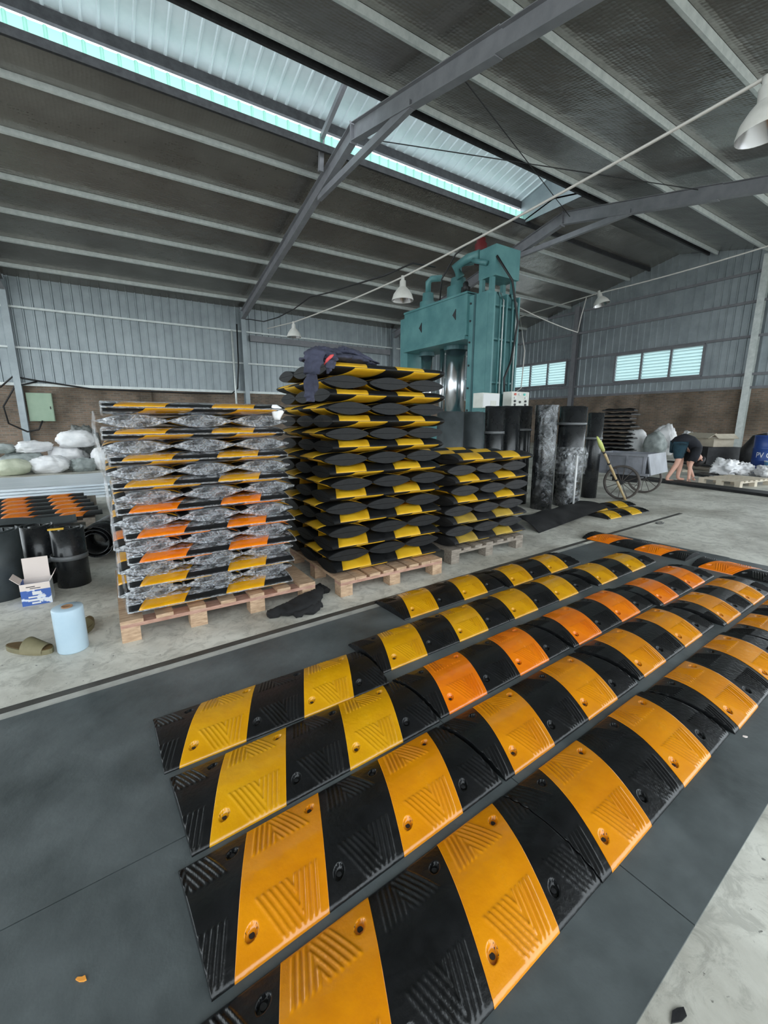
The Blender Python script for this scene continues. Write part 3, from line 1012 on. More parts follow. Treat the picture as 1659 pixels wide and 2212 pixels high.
# rams and cylinders
for y, r_, zt in ((10.63, 0.17, 1.2), (9.36, 0.27, 1.2)):
    MB().cyl((0, y - 9.65, zt), r_, 3.3 - zt, 32).build('ram', 'chrome', pr, True)
    MB().lathe([(r_, 0), (r_ + 0.06, 0), (r_ + 0.06, 0.12), (r_, 0.12)], 24, (0, y - 9.65, 3.17)).build('gland', 'press_dark', pr)
for y, r_ in ((9.93, 0.07), (8.72, 0.09)):
    MB().cyl((0, y - 9.65, 1.0), r_, 2.35, 20).build('guide_rod', 'chrome', pr, True)
MB().bb(-0.42, 0.42, -1.15, 1.25, 0.95, 1.25).build('moving_platen', 'press', pr)
for y, r_, h, hh in ((10.63, 0.24, 0.30, 0.24), (9.36, 0.29, 0.40, 0.22)):
    c_ = MB().lathe([(r_, 0), (r_, h), (r_ * 0.7, h + 0.02), (r_ * 0.66, h + hh), (0.001, h + hh)], 24, (0, y - 9.65, 4.36)).build('cylinder_cap', 'press', pr, True)
    MB().tube([(0, y - 9.65, 4.36 + h + hh), (0, y - 9.65, 4.36 + h + hh + 0.3), (0.05, y - 9.65 - 0.08, 4.36 + h + hh + 0.38), (0.25, y - 9.65 - 0.3, 4.36 + h + hh + 0.38)], 0.085, 12).build('elbow_pipe', 'press', c_, True)
tank = pb('oil_tank', 8.1, 8.92, 7.72, 8.25, 4.6, 5.26)
for (x, y) in ((8.16, 7.86), (8.88, 7.86), (8.16, 8.18), (8.88, 8.18)):
    pb('tank_leg', x - 0.05, x + 0.05, y - 0.05, y + 0.05, 4.28, 4.6, 'press', tank)
MB().lathe([(0.001, 0), (0.15, 0), (0.15, 0.42), (0.11, 0.46), (0.11, 0.55), (0.001, 0.55)], 20, (-0.12, -1.2, 5.08)).build('motor', 'red', pr, True)
pump = MB().lathe([(0.001, 0), (0.1, 0), (0.12, 0.1), (0.12, 0.26), (0.05, 0.3), (0.05, 0.4), (0.001, 0.4)], 14, (-0.1, -0.7, 4.39)).lathe([(0.001, 0), (0.07, 0), (0.07, 0.2), (0.001, 0.2)], 12, (-0.25, -0.85, 4.5)).build('valve_block', 'iron', pr, True)
MB().tube([(-0.2, -0.6, 4.9), (-0.3, -0.5, 5.15), (-0.25, -0.9, 5.25), (-0.3, -1.35, 5.2)], 0.11, 12).build('suction_pipe', 'press', pr, True)
MB().tube([(-0.35, -1.2, 5.1), (-0.42, -1.45, 5.0), (-0.4, -1.7, 4.9)], 0.06, 10).build('return_pipe', 'press', pr, True)
MB().tube([(-0.1, -1.2, 5.75), (-0.4, -0.6, 5.4), (-0.5, -0.2, 4.9), (-0.5, -0.15, 4.4)], 0.02, 8).build('motor_cable', 'cable', pr, True)
cb = thing('electric_cabinet', 'plain white electric cabinet on a post at the press, left of the panel', 'cabinet', (7.63, 7.35, 0))
MB().bb(-0.28, 0.28, -0.14, 0.15, 1.58, 1.91).build('case', 'cream', cb)
MB().bb(-0.26, 0.26, -0.152, -0.14, 1.60, 1.89).build('door', 'white', cb)
MB().bb(-0.02, 0.16, -0.158, -0.152, 1.62, 1.74).build('plate', 'cream', cb)
MB().bb(-0.05, 0.05, -0.05, 0.05, 0.0, 1.58).build('stand', 'press', cb)
cb = thing('button_cabinet', 'cream cabinet with buttons and lights at the right of the press', 'cabinet', (8.62, 7.32, 0))
MB().bb(-0.31, 0.31, -0.12, 0.15, 1.60, 1.97).build('case', 'cream', cb)
for x, z, m_ in ((-0.2, 1.91, 'ledr'), (-0.05, 1.91, 'white'), (0.13, 1.91, 'ledg'), (-0.2, 1.83, 'white'), (0.18, 1.83, 'white'), (-0.2, 1.75, 'iron'), (-0.02, 1.73, 'iron'), (0.18, 1.75, 'iron'), (-0.2, 1.67, 'iron'), (0.18, 1.67, 'iron')):
    MB().cyl((0, 0, 0), 0.028, 0.025, 10, Euler((PI / 2, 0, 0)).to_matrix()).build('button', m_, cb, loc=(x, -0.12, z))
MB().bb(-0.05, 0.05, -0.05, 0.05, 0.0, 1.60).build('stand', 'press', cb)

# ------------------------------------------------------------------ lamps and cables
def lamp(loc, d, label, tilt=0.0):
    t = thing('pendant_lamp', label, 'lamp', loc, 0, 'pendant lamps')
    t.rotation_euler = (tilt, tilt * 0.5, 0)
    r = d / 2
    MB().lathe([(0.001, 0.02), (r * 0.16, 0.02), (r * 0.16, -0.04), (r * 0.2, -0.05)], 16).build('cap', 'lampwhite', t, True)
    MB().lathe([(r * 0.2, -0.05), (r * 0.27, -0.055), (r * 0.3, -0.145), (r * 0.36, -0.155)], 20).build('neck', 'lampwhite', t, True)
    MB().lathe([(r * 0.36, -0.155), (r * 0.55, -0.19), (r * 0.85, -0.265), (r, -0.345), (r * 1.0, -0.36)], 28).build('shade', 'lampwhite', t, True)
    MB().lathe([(r * 0.995, -0.358), (r * 0.84, -0.27), (r * 0.54, -0.198), (r * 0.3, -0.168), (0.001, -0.165)], 28).build('reflector', 'lampin', t, True)
    MB().lathe([(0.001, -0.27), (r * 0.16, -0.25), (r * 0.18, -0.215), (r * 0.1, -0.165)], 14).build('bulb', 'white', t, True)
    return t
def sag(a, b, n=14, s=0.1):
    a, b = Vector(a), Vector(b)
    return [a.lerp(b, i / n) - Vector((0, 0, 4 * s * (i / n) * (1 - i / n))) for i in range(n + 1)]
WIRE = [(4.5, 13.2, 3.95), (4.5, 11.17, 3.765)] + sag((4.5, 11.17, 3.765), (4.5, 6.34, 3.61), 6, 0.03)[1:] + sag((4.5, 6.34, 3.61), (4.5, 1.7, 3.80), 8, 0.03)[1:] + [(4.5, 0.1, 3.95)]
tag(MB().tube(WIRE, 0.014, 8).build('lamp_cable', 'wire', None, True), 'long pale cable crossing the hall that carries the lamps', 'cable')
lamp((4.5, 1.64, 3.79), 0.38, 'white pendant lamp at the right picture edge, largest of the four', R(-6))
lamp((4.5, 6.34, 3.61), 0.36, 'white pendant lamp hanging left of the press')
lamp((4.5, 11.17, 3.765), 0.36, 'small white pendant lamp farthest left, above the tall stack')
W2 = [(12.0, 10.4, 4.62), (12.0, 7.6, 4.74)] + sag((12, 7.6, 4.74), (12, 3.4, 4.85), 6, 0.05)[1:]
tag(MB().tube(W2, 0.016, 8).build('lamp_cable', 'wire', None, True), 'pale cable along the back wall above the louvered vents', 'cable')
lamp((12.0, 7.55, 4.78), 0.42, 'white pendant lamp near the back wall above the vents', R(-14))
tag(MB().tube([(8.90, 7.78, 1.9), (9.1, 7.6, 2.1), (9.15, 7.6, 3.0), (9.17, 7.9, 4.08)] + sag((9.17, 7.9, 4.08), (11.85, 8.0, 3.78), 6, 0.04)[1:] + [(11.95, 8.0, 4.2), (12.05, 7.95, 4.72)], 0.014, 8).build('power_cable', 'wire', None, True),
    'pale cable dipping in a V beside the press', 'cable')
tag(MB().tube([(5.95, 20.75, 5.75), (6.2, 20.45, 5.72), (6.2, 18.6, 5.3), (6.2, 16.93, 5.15), (6.2, 15.3, 5.12), (6.2, 13.88, 5.2), (6.2, 12.5, 5.02), (6.2, 11.38, 4.91), (6.2, 9.5, 4.72), (6.6, 8.9, 4.9), (7.6, 9.3, 5.1)], 0.02, 8).build('power_cable', 'cable', None, True),
    'black cable drooping from the wall column to the press', 'cable')
tag(MB().tube([(-2.77, 20.7, 2.45), (-2.36, 20.7, 2.85), (-1.69, 20.7, 2.73), (-0.02, 20.7, 2.50), (3.29, 20.7, 2.47), (5.24, 20.7, 2.50), (5.52, 20.7, 2.75), (5.62, 20.7, 3.75), (5.66, 20.68, 5.5)], 0.03, 8).build('wall_cable', 'cable', None, True),
    'black cable running along the left wall and up its column', 'cable')
tag(MB().tube([(-1.69, 20.66, 2.7), (-2.35, 20.66, 2.5), (-2.76, 20.66, 1.8), (-2.7, 20.66, 1.2), (-2.2, 20.6, 0.9), (-1.86, 20.6, 0.98), (-1.71, 20.6, 1.3)], 0.03, 8).build('wall_cable', 'cable', None, True),
    'black cable looped beside the green switch box', 'cable')
tag(MB().tube([(5.40, 20.62, 0.0), (5.40, 20.62, 5.2)], 0.05, 10).build('downpipe', 'galv', None, True), 'thin grey pipe beside the wall column left of the tall stack', 'pipe')
eb = thing('switch_box', 'flat pale green switch box on the left brick wall', 'switch box', (-1.72, 20.78, 0))
MB().bb(-0.38, 0.38, -0.02, 0.12, 1.28, 2.3).build('case', 'ebox', eb)
MB().bb(-0.36, 0.36, -0.04, -0.02, 1.3, 2.28).build('door', 'ebox', eb)
MB().bb(0.28, 0.31, -0.06, -0.04, 1.72, 1.82).build('latch', 'iron', eb)

# ------------------------------------------------------------------ left corner: rolls, box, film roll, slippers
def roll(c, r, h, label, m='rubroll', turns=3, tape=None, lean=(0, 0), group='rolls of black rubber', flap=True):
    t = thing('rubber_roll', label, 'roll', (c[0], c[1], 0), 0, group)
    t.rotation_euler = (lean[0], lean[1], 0)
    mb = MB()
    n = 36 * turns
    th = 0.008
    vs = []; fs = []
    for i in range(n + 1):
        a = 2 * PI * i / 36 + 0.6
        rr = r - (turns - i / 36) * 0.026
        for q, z in ((rr, 0.0), (rr, h), (rr - th, h), (rr - th, 0.0)):
            zz = z + (0.006 * math.sin(a * 1.7) if z > 0 else 0)
            vs.append((q * math.cos(a), q * math.sin(a), zz))
    for i in range(n):
        for k in range(4):
            fs.append((i * 4 + k, i * 4 + (k + 1) % 4, i * 4 + 4 + (k + 1) % 4, i * 4 + 4 + k))
    mb.add(vs, fs)
    b = mb.build('sheet', m, t)
    b.data.polygons.foreach_set('use_smooth', [abs(p.normal.z) < 0.5 for p in b.data.polygons])
    for z in (tape or []):
        MB().lathe([(r + 0.001, z - 0.018), (r + 0.004, z - 0.018), (r + 0.004, z + 0.018), (r + 0.001, z + 0.018)], 36).build('tape_band', 'tape', t, True)
    return t
roll((-0.745, 4.08), 0.165, 0.50, 'dusty grey-black rubber roll cut by the left picture edge', 'rubroll2', tape=[])
roll((-0.505, 4.27), 0.118, 0.47, 'black rubber roll between two others behind the open box', tape=[0.2])
roll((-0.305, 4.09), 0.120, 0.46, 'black rubber roll with a grey tape band, right of the open box', tape=[0.24])
o = MB().bb(-0.05, 0.05, -0.012, 0.012, 0, 0.012).build('yellow_stick', 'lemon', None, loc=(-0.36, 4.02, 0.467), rot=(0, 0, R(-5)))
tag(o, 'short yellow stick lying on top of the black rubber roll', 'stick')
t = thing('lying_rubber_roll', 'black rubber roll lying on its side beside the wrapped stack', 'roll', (-0.06, 4.95, 0.17), R(72))
mb = MB()
vs = []; fs = []
n = 90
for i in range(n + 1):
    a = 2 * PI * i / 36
    rr = 0.168 - i * 0.0009
    for (x, q) in ((-0.28, rr), (0.28, rr), (0.28, rr - 0.008), (-0.28, rr - 0.008)):
        vs.append((x, q * math.cos(a), q * math.sin(a) * 0.98))
for i in range(n):
    for k in range(4):
        fs.append((i * 4 + k, i * 4 + (k + 1) % 4, i * 4 + 4 + (k + 1) % 4, i * 4 + 4 + k))
mb.add(vs, fs).build('sheet', 'rubroll', t, True)
o = MB().bb(-0.36, 0.34, -0.14, 0.14, 0.0, 0.02).grid(lambda a, b: (-0.36 + 0.7 * a, -0.14 + 0.28 * b, 0.03 + 0.02 * math.sin(a * 6)), 12, 2).build('rubber_offcut', 'rubroll2', None, loc=(-0.62, 5.05, 0.34), rot=(R(2), 0, R(4)))
tag(o, 'flat black rubber offcut behind the standing rolls', 'offcut')
o2 = MB().bb(-0.3, 0.3, -0.2, 0.2, 0, 0.34).build('rubber_block', 'black_dusty', None, loc=(-0.62, 5.1, 0))
tag(o2, 'black rubber block under the flat offcut behind the rolls', 'block')
bx = thing('open_carton', 'small blue and white printed carton with its flaps open', 'box', (-0.50, 3.81, 0), R(-2))
for args, m_ in (((-0.085, 0.085, -0.07, -0.066, 0.0, 0.16), 'print_blue'), ((-0.085, 0.085, 0.066, 0.07, 0.0, 0.16), 'boxwhite'), ((0.081, 0.085, -0.066, 0.066, 0, 0.16), 'sheet'), ((-0.085, -0.081, -0.066, 0.066, 0, 0.16), 'print_blue'), ((-0.081, 0.081, -0.066, 0.066, 0.001, 0.004), 'boxwhite')):
    MB().bb(*args).build('side_panel', m_, bx)
MB().bb(-0.085, 0.085, -0.0715, -0.07, 0.112, 0.16).build('white_header', 'boxwhite', bx)
for k, (x0, x1, z0, z1) in enumerate(((-0.02, 0.03, 0.075, 0.10), (-0.045, 0.05, 0.055, 0.066), (-0.05, 0.04, 0.03, 0.045), (0.05, 0.078, 0.012, 0.03), (-0.03, 0.02, 0.01, 0.022), (-0.05, 0.0, 0.134, 0.14), (-0.03, 0.03, 0.122, 0.127))):
    MB().bb(x0, x1, -0.0722, -0.0715, z0, z1).build('print_block', 'white' if z1 < 0.11 else 'iron', bx)
MB().box((0, 0.075, 0.235), (0.15, 0.003, 0.15), (R(-4), 0, 0)).build('flap', 'boxwhite', bx)
MB().box((-0.108, 0, 0.185), (0.003, 0.12, 0.07), (0, R(-42), 0)).build('flap', 'boxwhite', bx)
MB().box((0.10, 0, 0.185), (0.003, 0.12, 0.07), (0, R(30), 0)).build('flap', 'boxwhite', bx)
fr = thing('film_roll', 'pale blue roll of stretch film standing on the concrete', 'roll', (-0.262, 2.86, 0))
MB().lathe([(0.027, 0.0), (0.072, 0.0), (0.075, 0.006), (0.075, 0.25), (0.072, 0.256), (0.027, 0.256)], 36).build('film', 'roll_white', fr, True)
MB().lathe([(0.022, 0.0), (0.027, 0.0), (0.027, 0.262), (0.022, 0.262), (0.022, 0.0)], 24).build('core', 'card', fr, True)
def slipper(loc, rz, label, sc=1.0):
    t = thing('slipper', label, 'slipper', loc, rz, 'slippers')
    n = 28
    def outline(k, g=0.0):
        a = 2 * PI * k / n
        x = math.cos(a) * 0.132 * sc; w = (0.046 - 0.008 * math.cos(a * 1.0 + 2.4)) * sc
        return (x + (g if x < 0 else -g) * 0.5, math.sin(a) * (w - g))
    mb = MB().prism([outline(k) for k in range(n)], 0, 0.028)
    mb.build('sole', 'slipper', t)
    MB().prism([outline(k, 0.007) for k in range(n)], 0.0282, 0.031).build('insole', 'slipper_in', t)
    def f(a, b):
        th = PI * a
        x = 0.0 + 0.105 * b * sc
        w = (0.054 - 0.018 * b) * sc
        return (x, math.cos(th) * w, 0.012 + math.sin(th) * (0.062 - 0.03 * b) * sc)
    vamp = MB().grid(f, 14, 8)
    vamp.grid(lambda a, b: tuple(Vector(f(a, b)) * 0.96 + Vector((0.002, 0, 0.0))), 14, 8)
    vamp.build('vamp', 'slipper', t, True)
    return t
slipper((-0.47, 2.965, 0), R(-42), 'worn olive slipper lying left of the film roll', 1.12)
slipper((-0.21, 3.13, 0), R(-100), 'brown slipper half hidden behind the film roll', 0.9)

# ------------------------------------------------------------------ cloths
def cloth_path(name, pts, m, label, nz=0.03, n=22, sub=6, seed=1):
    secs = []
    P = [(Vector(p[0]), p[1], p[2]) for p in pts]
    for i in range(len(P) - 1):
        for k in range(sub):
            f = k / sub
            secs.append((P[i][0].lerp(P[i + 1][0], f), P[i][1] * (1 - f) + P[i + 1][1] * f, P[i][2] * (1 - f) + P[i + 1][2] * f))
    secs.append(P[-1])
    out = []
    for i, (c, w, h) in enumerate(secs):
        d = (secs[min(i + 1, len(secs) - 1)][0] - secs[max(0, i - 1)][0]).normalized()
        sd = d.cross(Vector((0, 0, 1)))
        if sd.length < 0.25:
            sd = Vector((0.9, 0.4, 0))
        sd.normalize(); u = sd.cross(d)
        out.append((c, sd * w, u * h))
    return MB().loft(out, n, nz, 17, seed)
t = thing('black_cloth', 'crumpled black cloth on the concrete between two pallets', 'cloth', (0.98, 2.6, 0))
mb = MB()
a = Vector((0.98, 2.6, 0))
for k, pts in enumerate(((((0.80, 2.63, 0.02), 0.03, 0.02), ((0.88, 2.64, 0.03), 0.05, 0.03), ((0.96, 2.62, 0.035), 0.07, 0.035), ((1.06, 2.63, 0.045), 0.10, 0.045), ((1.14, 2.70, 0.04), 0.07, 0.04), ((1.22, 2.80, 0.035), 0.05, 0.035), ((1.28, 2.86, 0.03), 0.04, 0.03), ((1.30, 2.79, 0.02), 0.03, 0.02)),
                         (((0.95, 2.55, 0.015), 0.03, 0.015), ((1.06, 2.55, 0.03), 0.045, 0.03), ((1.16, 2.60, 0.025), 0.03, 0.02)))):
    q = cloth_path('c', [((Vector(p[0]) - a), p[1], p[2]) for p in pts], '', '', 0.018, seed=k + 2)
    mb.add(q.v, q.f)
mb.v = [(x, y, max(z, 0.002)) for x, y, z in mb.v]
mb.build('fabric', 'blackcloth', t, True)
t = thing('navy_jacket', 'crumpled navy jacket draped over the top of the tall bare stack', 'jacket', (1.5, 3.0, 1.70))
a = Vector((1.5, 3.0, 1.70))
mb = MB()
body = [((1.24, 2.98, 1.70), 0.04, 0.012), ((1.32, 2.97, 1.712), 0.12, 0.022), ((1.44, 2.98, 1.718), 0.17, 0.03), ((1.56, 3.01, 1.724), 0.18, 0.034), ((1.67, 3.02, 1.724), 0.17, 0.03), ((1.77, 3.01, 1.712), 0.12, 0.022), ((1.86, 2.98, 1.70), 0.04, 0.010)]
hood = [((1.42, 3.02, 1.745), 0.05, 0.012), ((1.50, 3.04, 1.765), 0.11, 0.026), ((1.60, 3.04, 1.785), 0.12, 0.034), ((1.69, 3.0, 1.77), 0.10, 0.028), ((1.77, 2.94, 1.735), 0.06, 0.016), ((1.83, 2.88, 1.705), 0.02, 0.006)]
sleeve = [((1.50, 2.96, 1.752), 0.06, 0.016), ((1.40, 2.90, 1.752), 0.075, 0.024), ((1.31, 2.82, 1.742), 0.075, 0.026), ((1.245, 2.745, 1.71), 0.068, 0.024), ((1.215, 2.70, 1.645), 0.06, 0.022), ((1.195, 2.685, 1.57), 0.054, 0.022), ((1.185, 2.685, 1.50), 0.058, 0.026), ((1.18, 2.69, 1.43), 0.046, 0.018), ((1.178, 2.69, 1.40), 0.03, 0.010)]
sl2 = [((1.36, 2.86, 1.725), 0.05, 0.012), ((1.345, 2.76, 1.715), 0.06, 0.018), ((1.34, 2.715, 1.675), 0.055, 0.014), ((1.33, 2.705, 1.62), 0.04, 0.010), ((1.32, 2.705, 1.585), 0.015, 0.005)]
for nm, pts, sd in (('jacket_body', body, 4), ('hood', hood, 5), ('sleeve', sleeve, 6), ('front_flap', sl2, 9)):
    q = cloth_path('c', [((Vector(p[0]) - a), p[1], p[2]) for p in pts], '', '', 0.016, 44, 10, sd)
    q.build(nm, 'navy', t, True)
MB().tube([Vector(p) - a for p in ((1.29, 2.70, 1.64), (1.305, 2.682, 1.67), (1.33, 2.682, 1.692), (1.36, 2.705, 1.707))], [0.005, 0.011, 0.012, 0.005], 8).build('collar_lining', 'coral', t, True)
tag(MB().loft([((0, 0, 0), (0.012, 0, 0), (0, 0.012, 0)), ((0.0, 0, 0.02), (0.02, 0, 0), (0, 0.018, 0)), ((0.005, 0, 0.05), (0.036, 0, 0), (0, 0.02, 0)), ((0.0, 0, 0.075), (0.03, 0, 0), (0, 0.018, 0)), ((-0.01, 0, 0.095), (0.012, 0, 0), (0, 0.008, 0))], 20, 0.02, 26, 3).build('film_tuft', 'bag', None, True, (0.985, 2.79, 1.285)), 'white tuft of tied film at the wrapped stack\'s upper corner', 'film')

def filmf(a, b):
    z = 1.33 - 1.2 * b
    y = 2.79 + 0.42 * a
    return (-0.015 + 0.05 * b - 0.03 * abs(noise.noise(Vector((a * 5, b * 6, 2)))) + 0.006 * math.sin(a * 30 + b * 9), y, z)
tag(MB().grid(filmf, 30, 40).build('stretch_film', 'film2', None, True), 'loose clear film hanging down the left flank of the wrapped stack', 'film')
# ------------------------------------------------------------------ sacks and sheets along the left wall
def sack(c, d, rz, m, label, seed, group='sacks piled by the left wall', fold=0.10, parent=None, tie=False):
    t = None
    n, k = 44, 26
    vs = []; fs = []
    for j in range(k + 1):
        ph = PI * j / k
        for i in range(n):
            th = 2 * PI * i / n
            x = math.copysign(abs(math.sin(ph)) ** 0.75, 1) * math.copysign(abs(math.cos(th)) ** 0.8, math.cos(th))
            y = math.copysign(abs(math.sin(ph)) ** 0.75, 1) * math.copysign(abs(math.sin(th)) ** 0.8, math.sin(th))
            z = math.cos(ph)
            p = Vector((x, y, z))
            q = p * 1.7 + Vector((seed * 5.1, seed * 2.3, seed * 1.7))
            r = 1 + fold * noise.noise(q) + fold * 0.8 * abs(noise.noise(q * 2.3)) + fold * 0.4 * noise.noise(q * 5) + fold * 0.9 * (0.35 - abs(noise.noise(q * 3.3 + Vector((3, 1, 7))))) * (0.5 + abs(noise.noise(q)))
            p *= r
            p = Vector((p.x * d[0] / 2.2, p.y * d[1] / 2.2, p.z * d[2] / 2.1))
            p.z = max(p.z, -d[2] * 0.44)
            vs.append(p)
    for j in range(k):
        for i in range(n):
            fs.append((j * n + i, j * n + (i + 1) % n, (j + 1) * n + (i + 1) % n, (j + 1) * n + i))
    o = MB().add(vs, fs).build('sack', m, None, True, (c[0], c[1], c[2] + d[2] * 0.44), (0, 0, rz))
    return tag(o, label, 'sack', group)
sack((-1.85, 13.6, 0), (0.75, 0.6, 0.42), 0.2, 'bag2', 'yellowish sack at the front left of the sack pile', 1)
sack((-1.12, 13.7, 0), (0.85, 0.6, 0.46), -0.1, 'bag', 'white sack in the middle of the front row of the sack pile', 2, fold=0.18)
sack((-0.45, 13.75, 0), (0.6, 0.5, 0.36), 0.3, 'bag3', 'flat grey sack with folds, front row of the sack pile', 3, fold=0.26)
sack((0.02, 13.9, 0), (0.62, 0.6, 0.62), 0.1, 'bag', 'white sack nearest the wrapped stack', 4)
sack((-1.7, 14.3, 0.0), (1.0, 0.7, 0.56), 0.1, 'bag3', 'grey sack at the rear left of the sack pile', 5, fold=0.2)
sack((-0.8, 14.4, 0.0), (0.9, 0.7, 0.66), 0.0, 'bag', 'white sack under the big upper sack of the pile', 6, fold=0.2)
sack((-1.45, 14.2, 0.50), (0.8, 0.5, 0.30), 0.25, 'bag', 'white sack lying on the rear left sack', 7, fold=0.24)
sack((-2.15, 14.2, 0.50), (0.8, 0.5, 0.26), -0.1, 'bag3', 'flat grey sack cut by the left picture edge', 8, fold=0.2)
sack((-0.52, 14.2, 0.60), (0.98, 0.62, 0.46), -0.12, 'bag', 'big white sack slumped on top of the pile', 9, fold=0.16)
sack((-0.35, 14.75, 0.0), (0.8, 0.6, 1.22), 0.0, 'scrap', 'dark grey sack of scrap standing behind the sack pile', 10, fold=0.2)
for i in range(5):
    o = MB().grid(lambda a, b: (-3.1 + 3.18 * a - 0.03 * (i % 2), 8.72 + 1.85 * b + 0.02 * i, 0.047 * i + 0.045 + 0.004 * math.sin(a * 23 + i)), 40, 2).bb(-3.08, 0.05 - 0.03 * (i % 2), 8.74 + 0.02 * i, 10.55, 0.047 * i + 0.001, 0.047 * i + 0.04).build('plastic_sheet', 'sheet')
    tag(o, '%s of five long pale grey sheets lying before the sacks' % ('lowest', 'second lowest', 'middle one', 'second highest', 'topmost')[i], 'sheet', 'stack of long pale sheets')

# ------------------------------------------------------------------ tall rubber rolls beside the press
roll((3.95, 4.45), 0.19, 1.40, 'dull black roll farthest left in the row of tall rolls', 'rubroll2', group='tall rubber rolls')
roll((4.38, 4.45), 0.16, 1.40, 'second tall black roll from the left in the row', 'rubroll2', group='tall rubber rolls')
roll((4.74, 4.40), 0.15, 1.48, 'third tall black roll from the left, with a pale tie', 'rubroll', tape=[1.12], group='tall rubber rolls')
roll((5.10, 4.42), 0.15, 1.49, 'fourth tall black roll from the left, with a creased sheet', 'rubroll', group='tall rubber rolls')
roll((5.47, 4.50), 0.14, 1.50, 'narrow tall black roll just left of the film-wrapped roll', 'rubroll', tape=[1.15], group='tall rubber rolls')
rw = roll((5.42, 4.03), 0.165, 1.50, 'tall roll wrapped in shiny clear film, front of the row', 'rubroll', group='tall rubber rolls', lean=(0, R(-0.8)))
def film_tube(r0, z0, z1, nz, m, parent, name='film', flare=0.0, n=48, k=26, seed=3):
    def f(a, b):
        th = 2 * PI * a; z = z0 + (z1 - z0) * b
        q = Vector((math.cos(th) * 2.0, math.sin(th) * 2.0, z * 5 + seed))
        d = nz * (noise.noise(q * 1.6) + 0.6 * noise.noise(q * 4))
        r = r0 + abs(d) + flare * math.sin(PI * b)
        return (r * math.cos(th), r * math.sin(th), z)
    return MB().grid(f, n, k).build(name, m, parent, True)
film_tube(0.168, 0.0, 1.50, 0.006, 'film4', rw)
roll((5.98, 4.46), 0.15, 1.44, 'dark roll in shadow behind the two front rolls', 'rubroll', group='tall rubber rolls')
rb = roll((5.97, 3.99), 0.205, 1.49, 'thickest tall black roll, with loose film bunched round its middle', 'rubroll', tape=[1.24], group='tall rubber rolls')
film_tube(0.208, 0.0, 0.72, 0.004, 'film2', rb)
film_tube(0.212, 0.50, 0.90, 0.035, 'film3', rb, 'bunched_film', 0.04, seed=8)
MB().grid(lambda a, b: (-0.16 - 0.17 * a * (1 - 0.35 * b) + 0.03 * noise.noise(Vector((a * 4, b * 9, 1))), -0.20 - 0.03 * math.sin(a * 9 + b * 8) + 0.04 * noise.noise(Vector((a * 5, b * 7, 5))), 0.78 - 0.62 * b + 0.06 * a), 12, 20).build('film_tail', 'film3', rb, True)
roll((6.92, 4.20), 0.135, 1.41, 'slim tall roll at the right end of the row', 'rubroll', tape=[1.0], group='tall rubber rolls')
t = thing('bamboo_pole', 'bamboo pole with a lime rag tip leaning by the tall rolls', 'pole', (7.17, 3.69, 0))
P0, P1 = Vector((0, 0, 0.0)), Vector((-0.86, 0.06, 1.0))
MB().tube([P0.lerp(P1, k / 12) for k in range(13)], [0.019 + (0.004 if k % 3 == 0 else 0) for k in range(13)], 8).build('shaft', 'bamboo', t, True)
for k in (0.35, 0.62, 0.8):
    MB().tube([P0.lerp(P1, k), P0.lerp(P1, k + 0.02)], 0.025, 8).build('black_tie', 'iron', t)
MB().tube([P0.lerp(P1, 0.84), P0.lerp(P1, 0.94), P0.lerp(P1, 1.05)], [0.03, 0.036, 0.012], 8).build('rag', 'limetip', t, True)
tag(MB().tube([(0, 0, 0.0), (-0.005, 0.0, 0.76)], 0.014, 8).build('white_stick', 'white', None, True, (5.77, 3.72, 0.03)), 'thin white stick standing before the thick film-bunched roll', 'stick')
o = MB().bb(-0.25, 0.25, -0.09, 0.09, 0, 0.02).build('white_board', 'bag', None, loc=(5.7, 3.83 - 0.2, 0.0), rot=(0, 0, R(20)))
tag(o, 'short white board on the floor before the tall rolls', 'board')
# dark rubber sheet leaning over the two bumps
def sheetf(a, b):
    p = Vector((4.16, 3.08, 0.006)).lerp(Vector((6.02, 3.32, 0.075)), a)
    q = Vector((4.25, 3.52, 0.09)).lerp(Vector((6.02, 3.78, 0.085)), a)
    r = p.lerp(q, b)
    r.z += 0.05 * math.sin(PI * b) * (1 - a * 0.5) + 0.01 * math.sin(a * 20) * b
    return r
mb = MB().grid(sheetf, 30, 10)
mb.grid(lambda a, b: sheetf(a, b) + Vector((0, 0, -0.006)), 30, 10)
tag(mb.build('rubber_sheet', 'black_dusty', None, True), 'dark bowed rubber sheet lying half over the two yellow bumps', 'sheet')

# ------------------------------------------------------------------ handcart
ct = thing('handcart', 'grey steel handcart with two spoked wheels behind the tall rolls', 'handcart', (7.17, 3.78, 0), math.atan2(-0.99, 0.145))
# local x = along the cart (to the right), local y = away along the axle
def cbx(name, x0, x1, y0, y1, z0, z1, m='cart', parent=None):
    return MB().bb(x0, x1, y0, y1, z0, z1).build(name, m, parent or ct)
sp = cbx('side_panel', -0.56, 0.30, 0.07, 0.09, 0.44, 0.74)
for x in (-0.54, -0.26, 0.02, 0.28):
    cbx('stiffener', x - 0.015, x + 0.015, 0.05, 0.07, 0.44, 0.74, 'cart', sp)
cbx('top_rail', -0.58, 0.32, 0.045, 0.10, 0.72, 0.76, 'cart', sp)
cbx('bottom_rail', -0.58, 0.36, 0.045, 0.10, 0.41, 0.45, 'cart', sp)
cbx('side_panel', -0.56, 0.30, 0.93, 0.95, 0.44, 0.74)
cbx('end_panel', -0.56, -0.54, 0.09, 0.93, 0.44, 0.74)
ep = MB().box((0.34, 0.51, 0.59), (0.02, 0.84, 0.34), (0, R(-12), 0)).build('end_panel', 'cart', ct)
cbx('floor_panel', -0.56, 0.32, 0.07, 0.95, 0.42, 0.44)
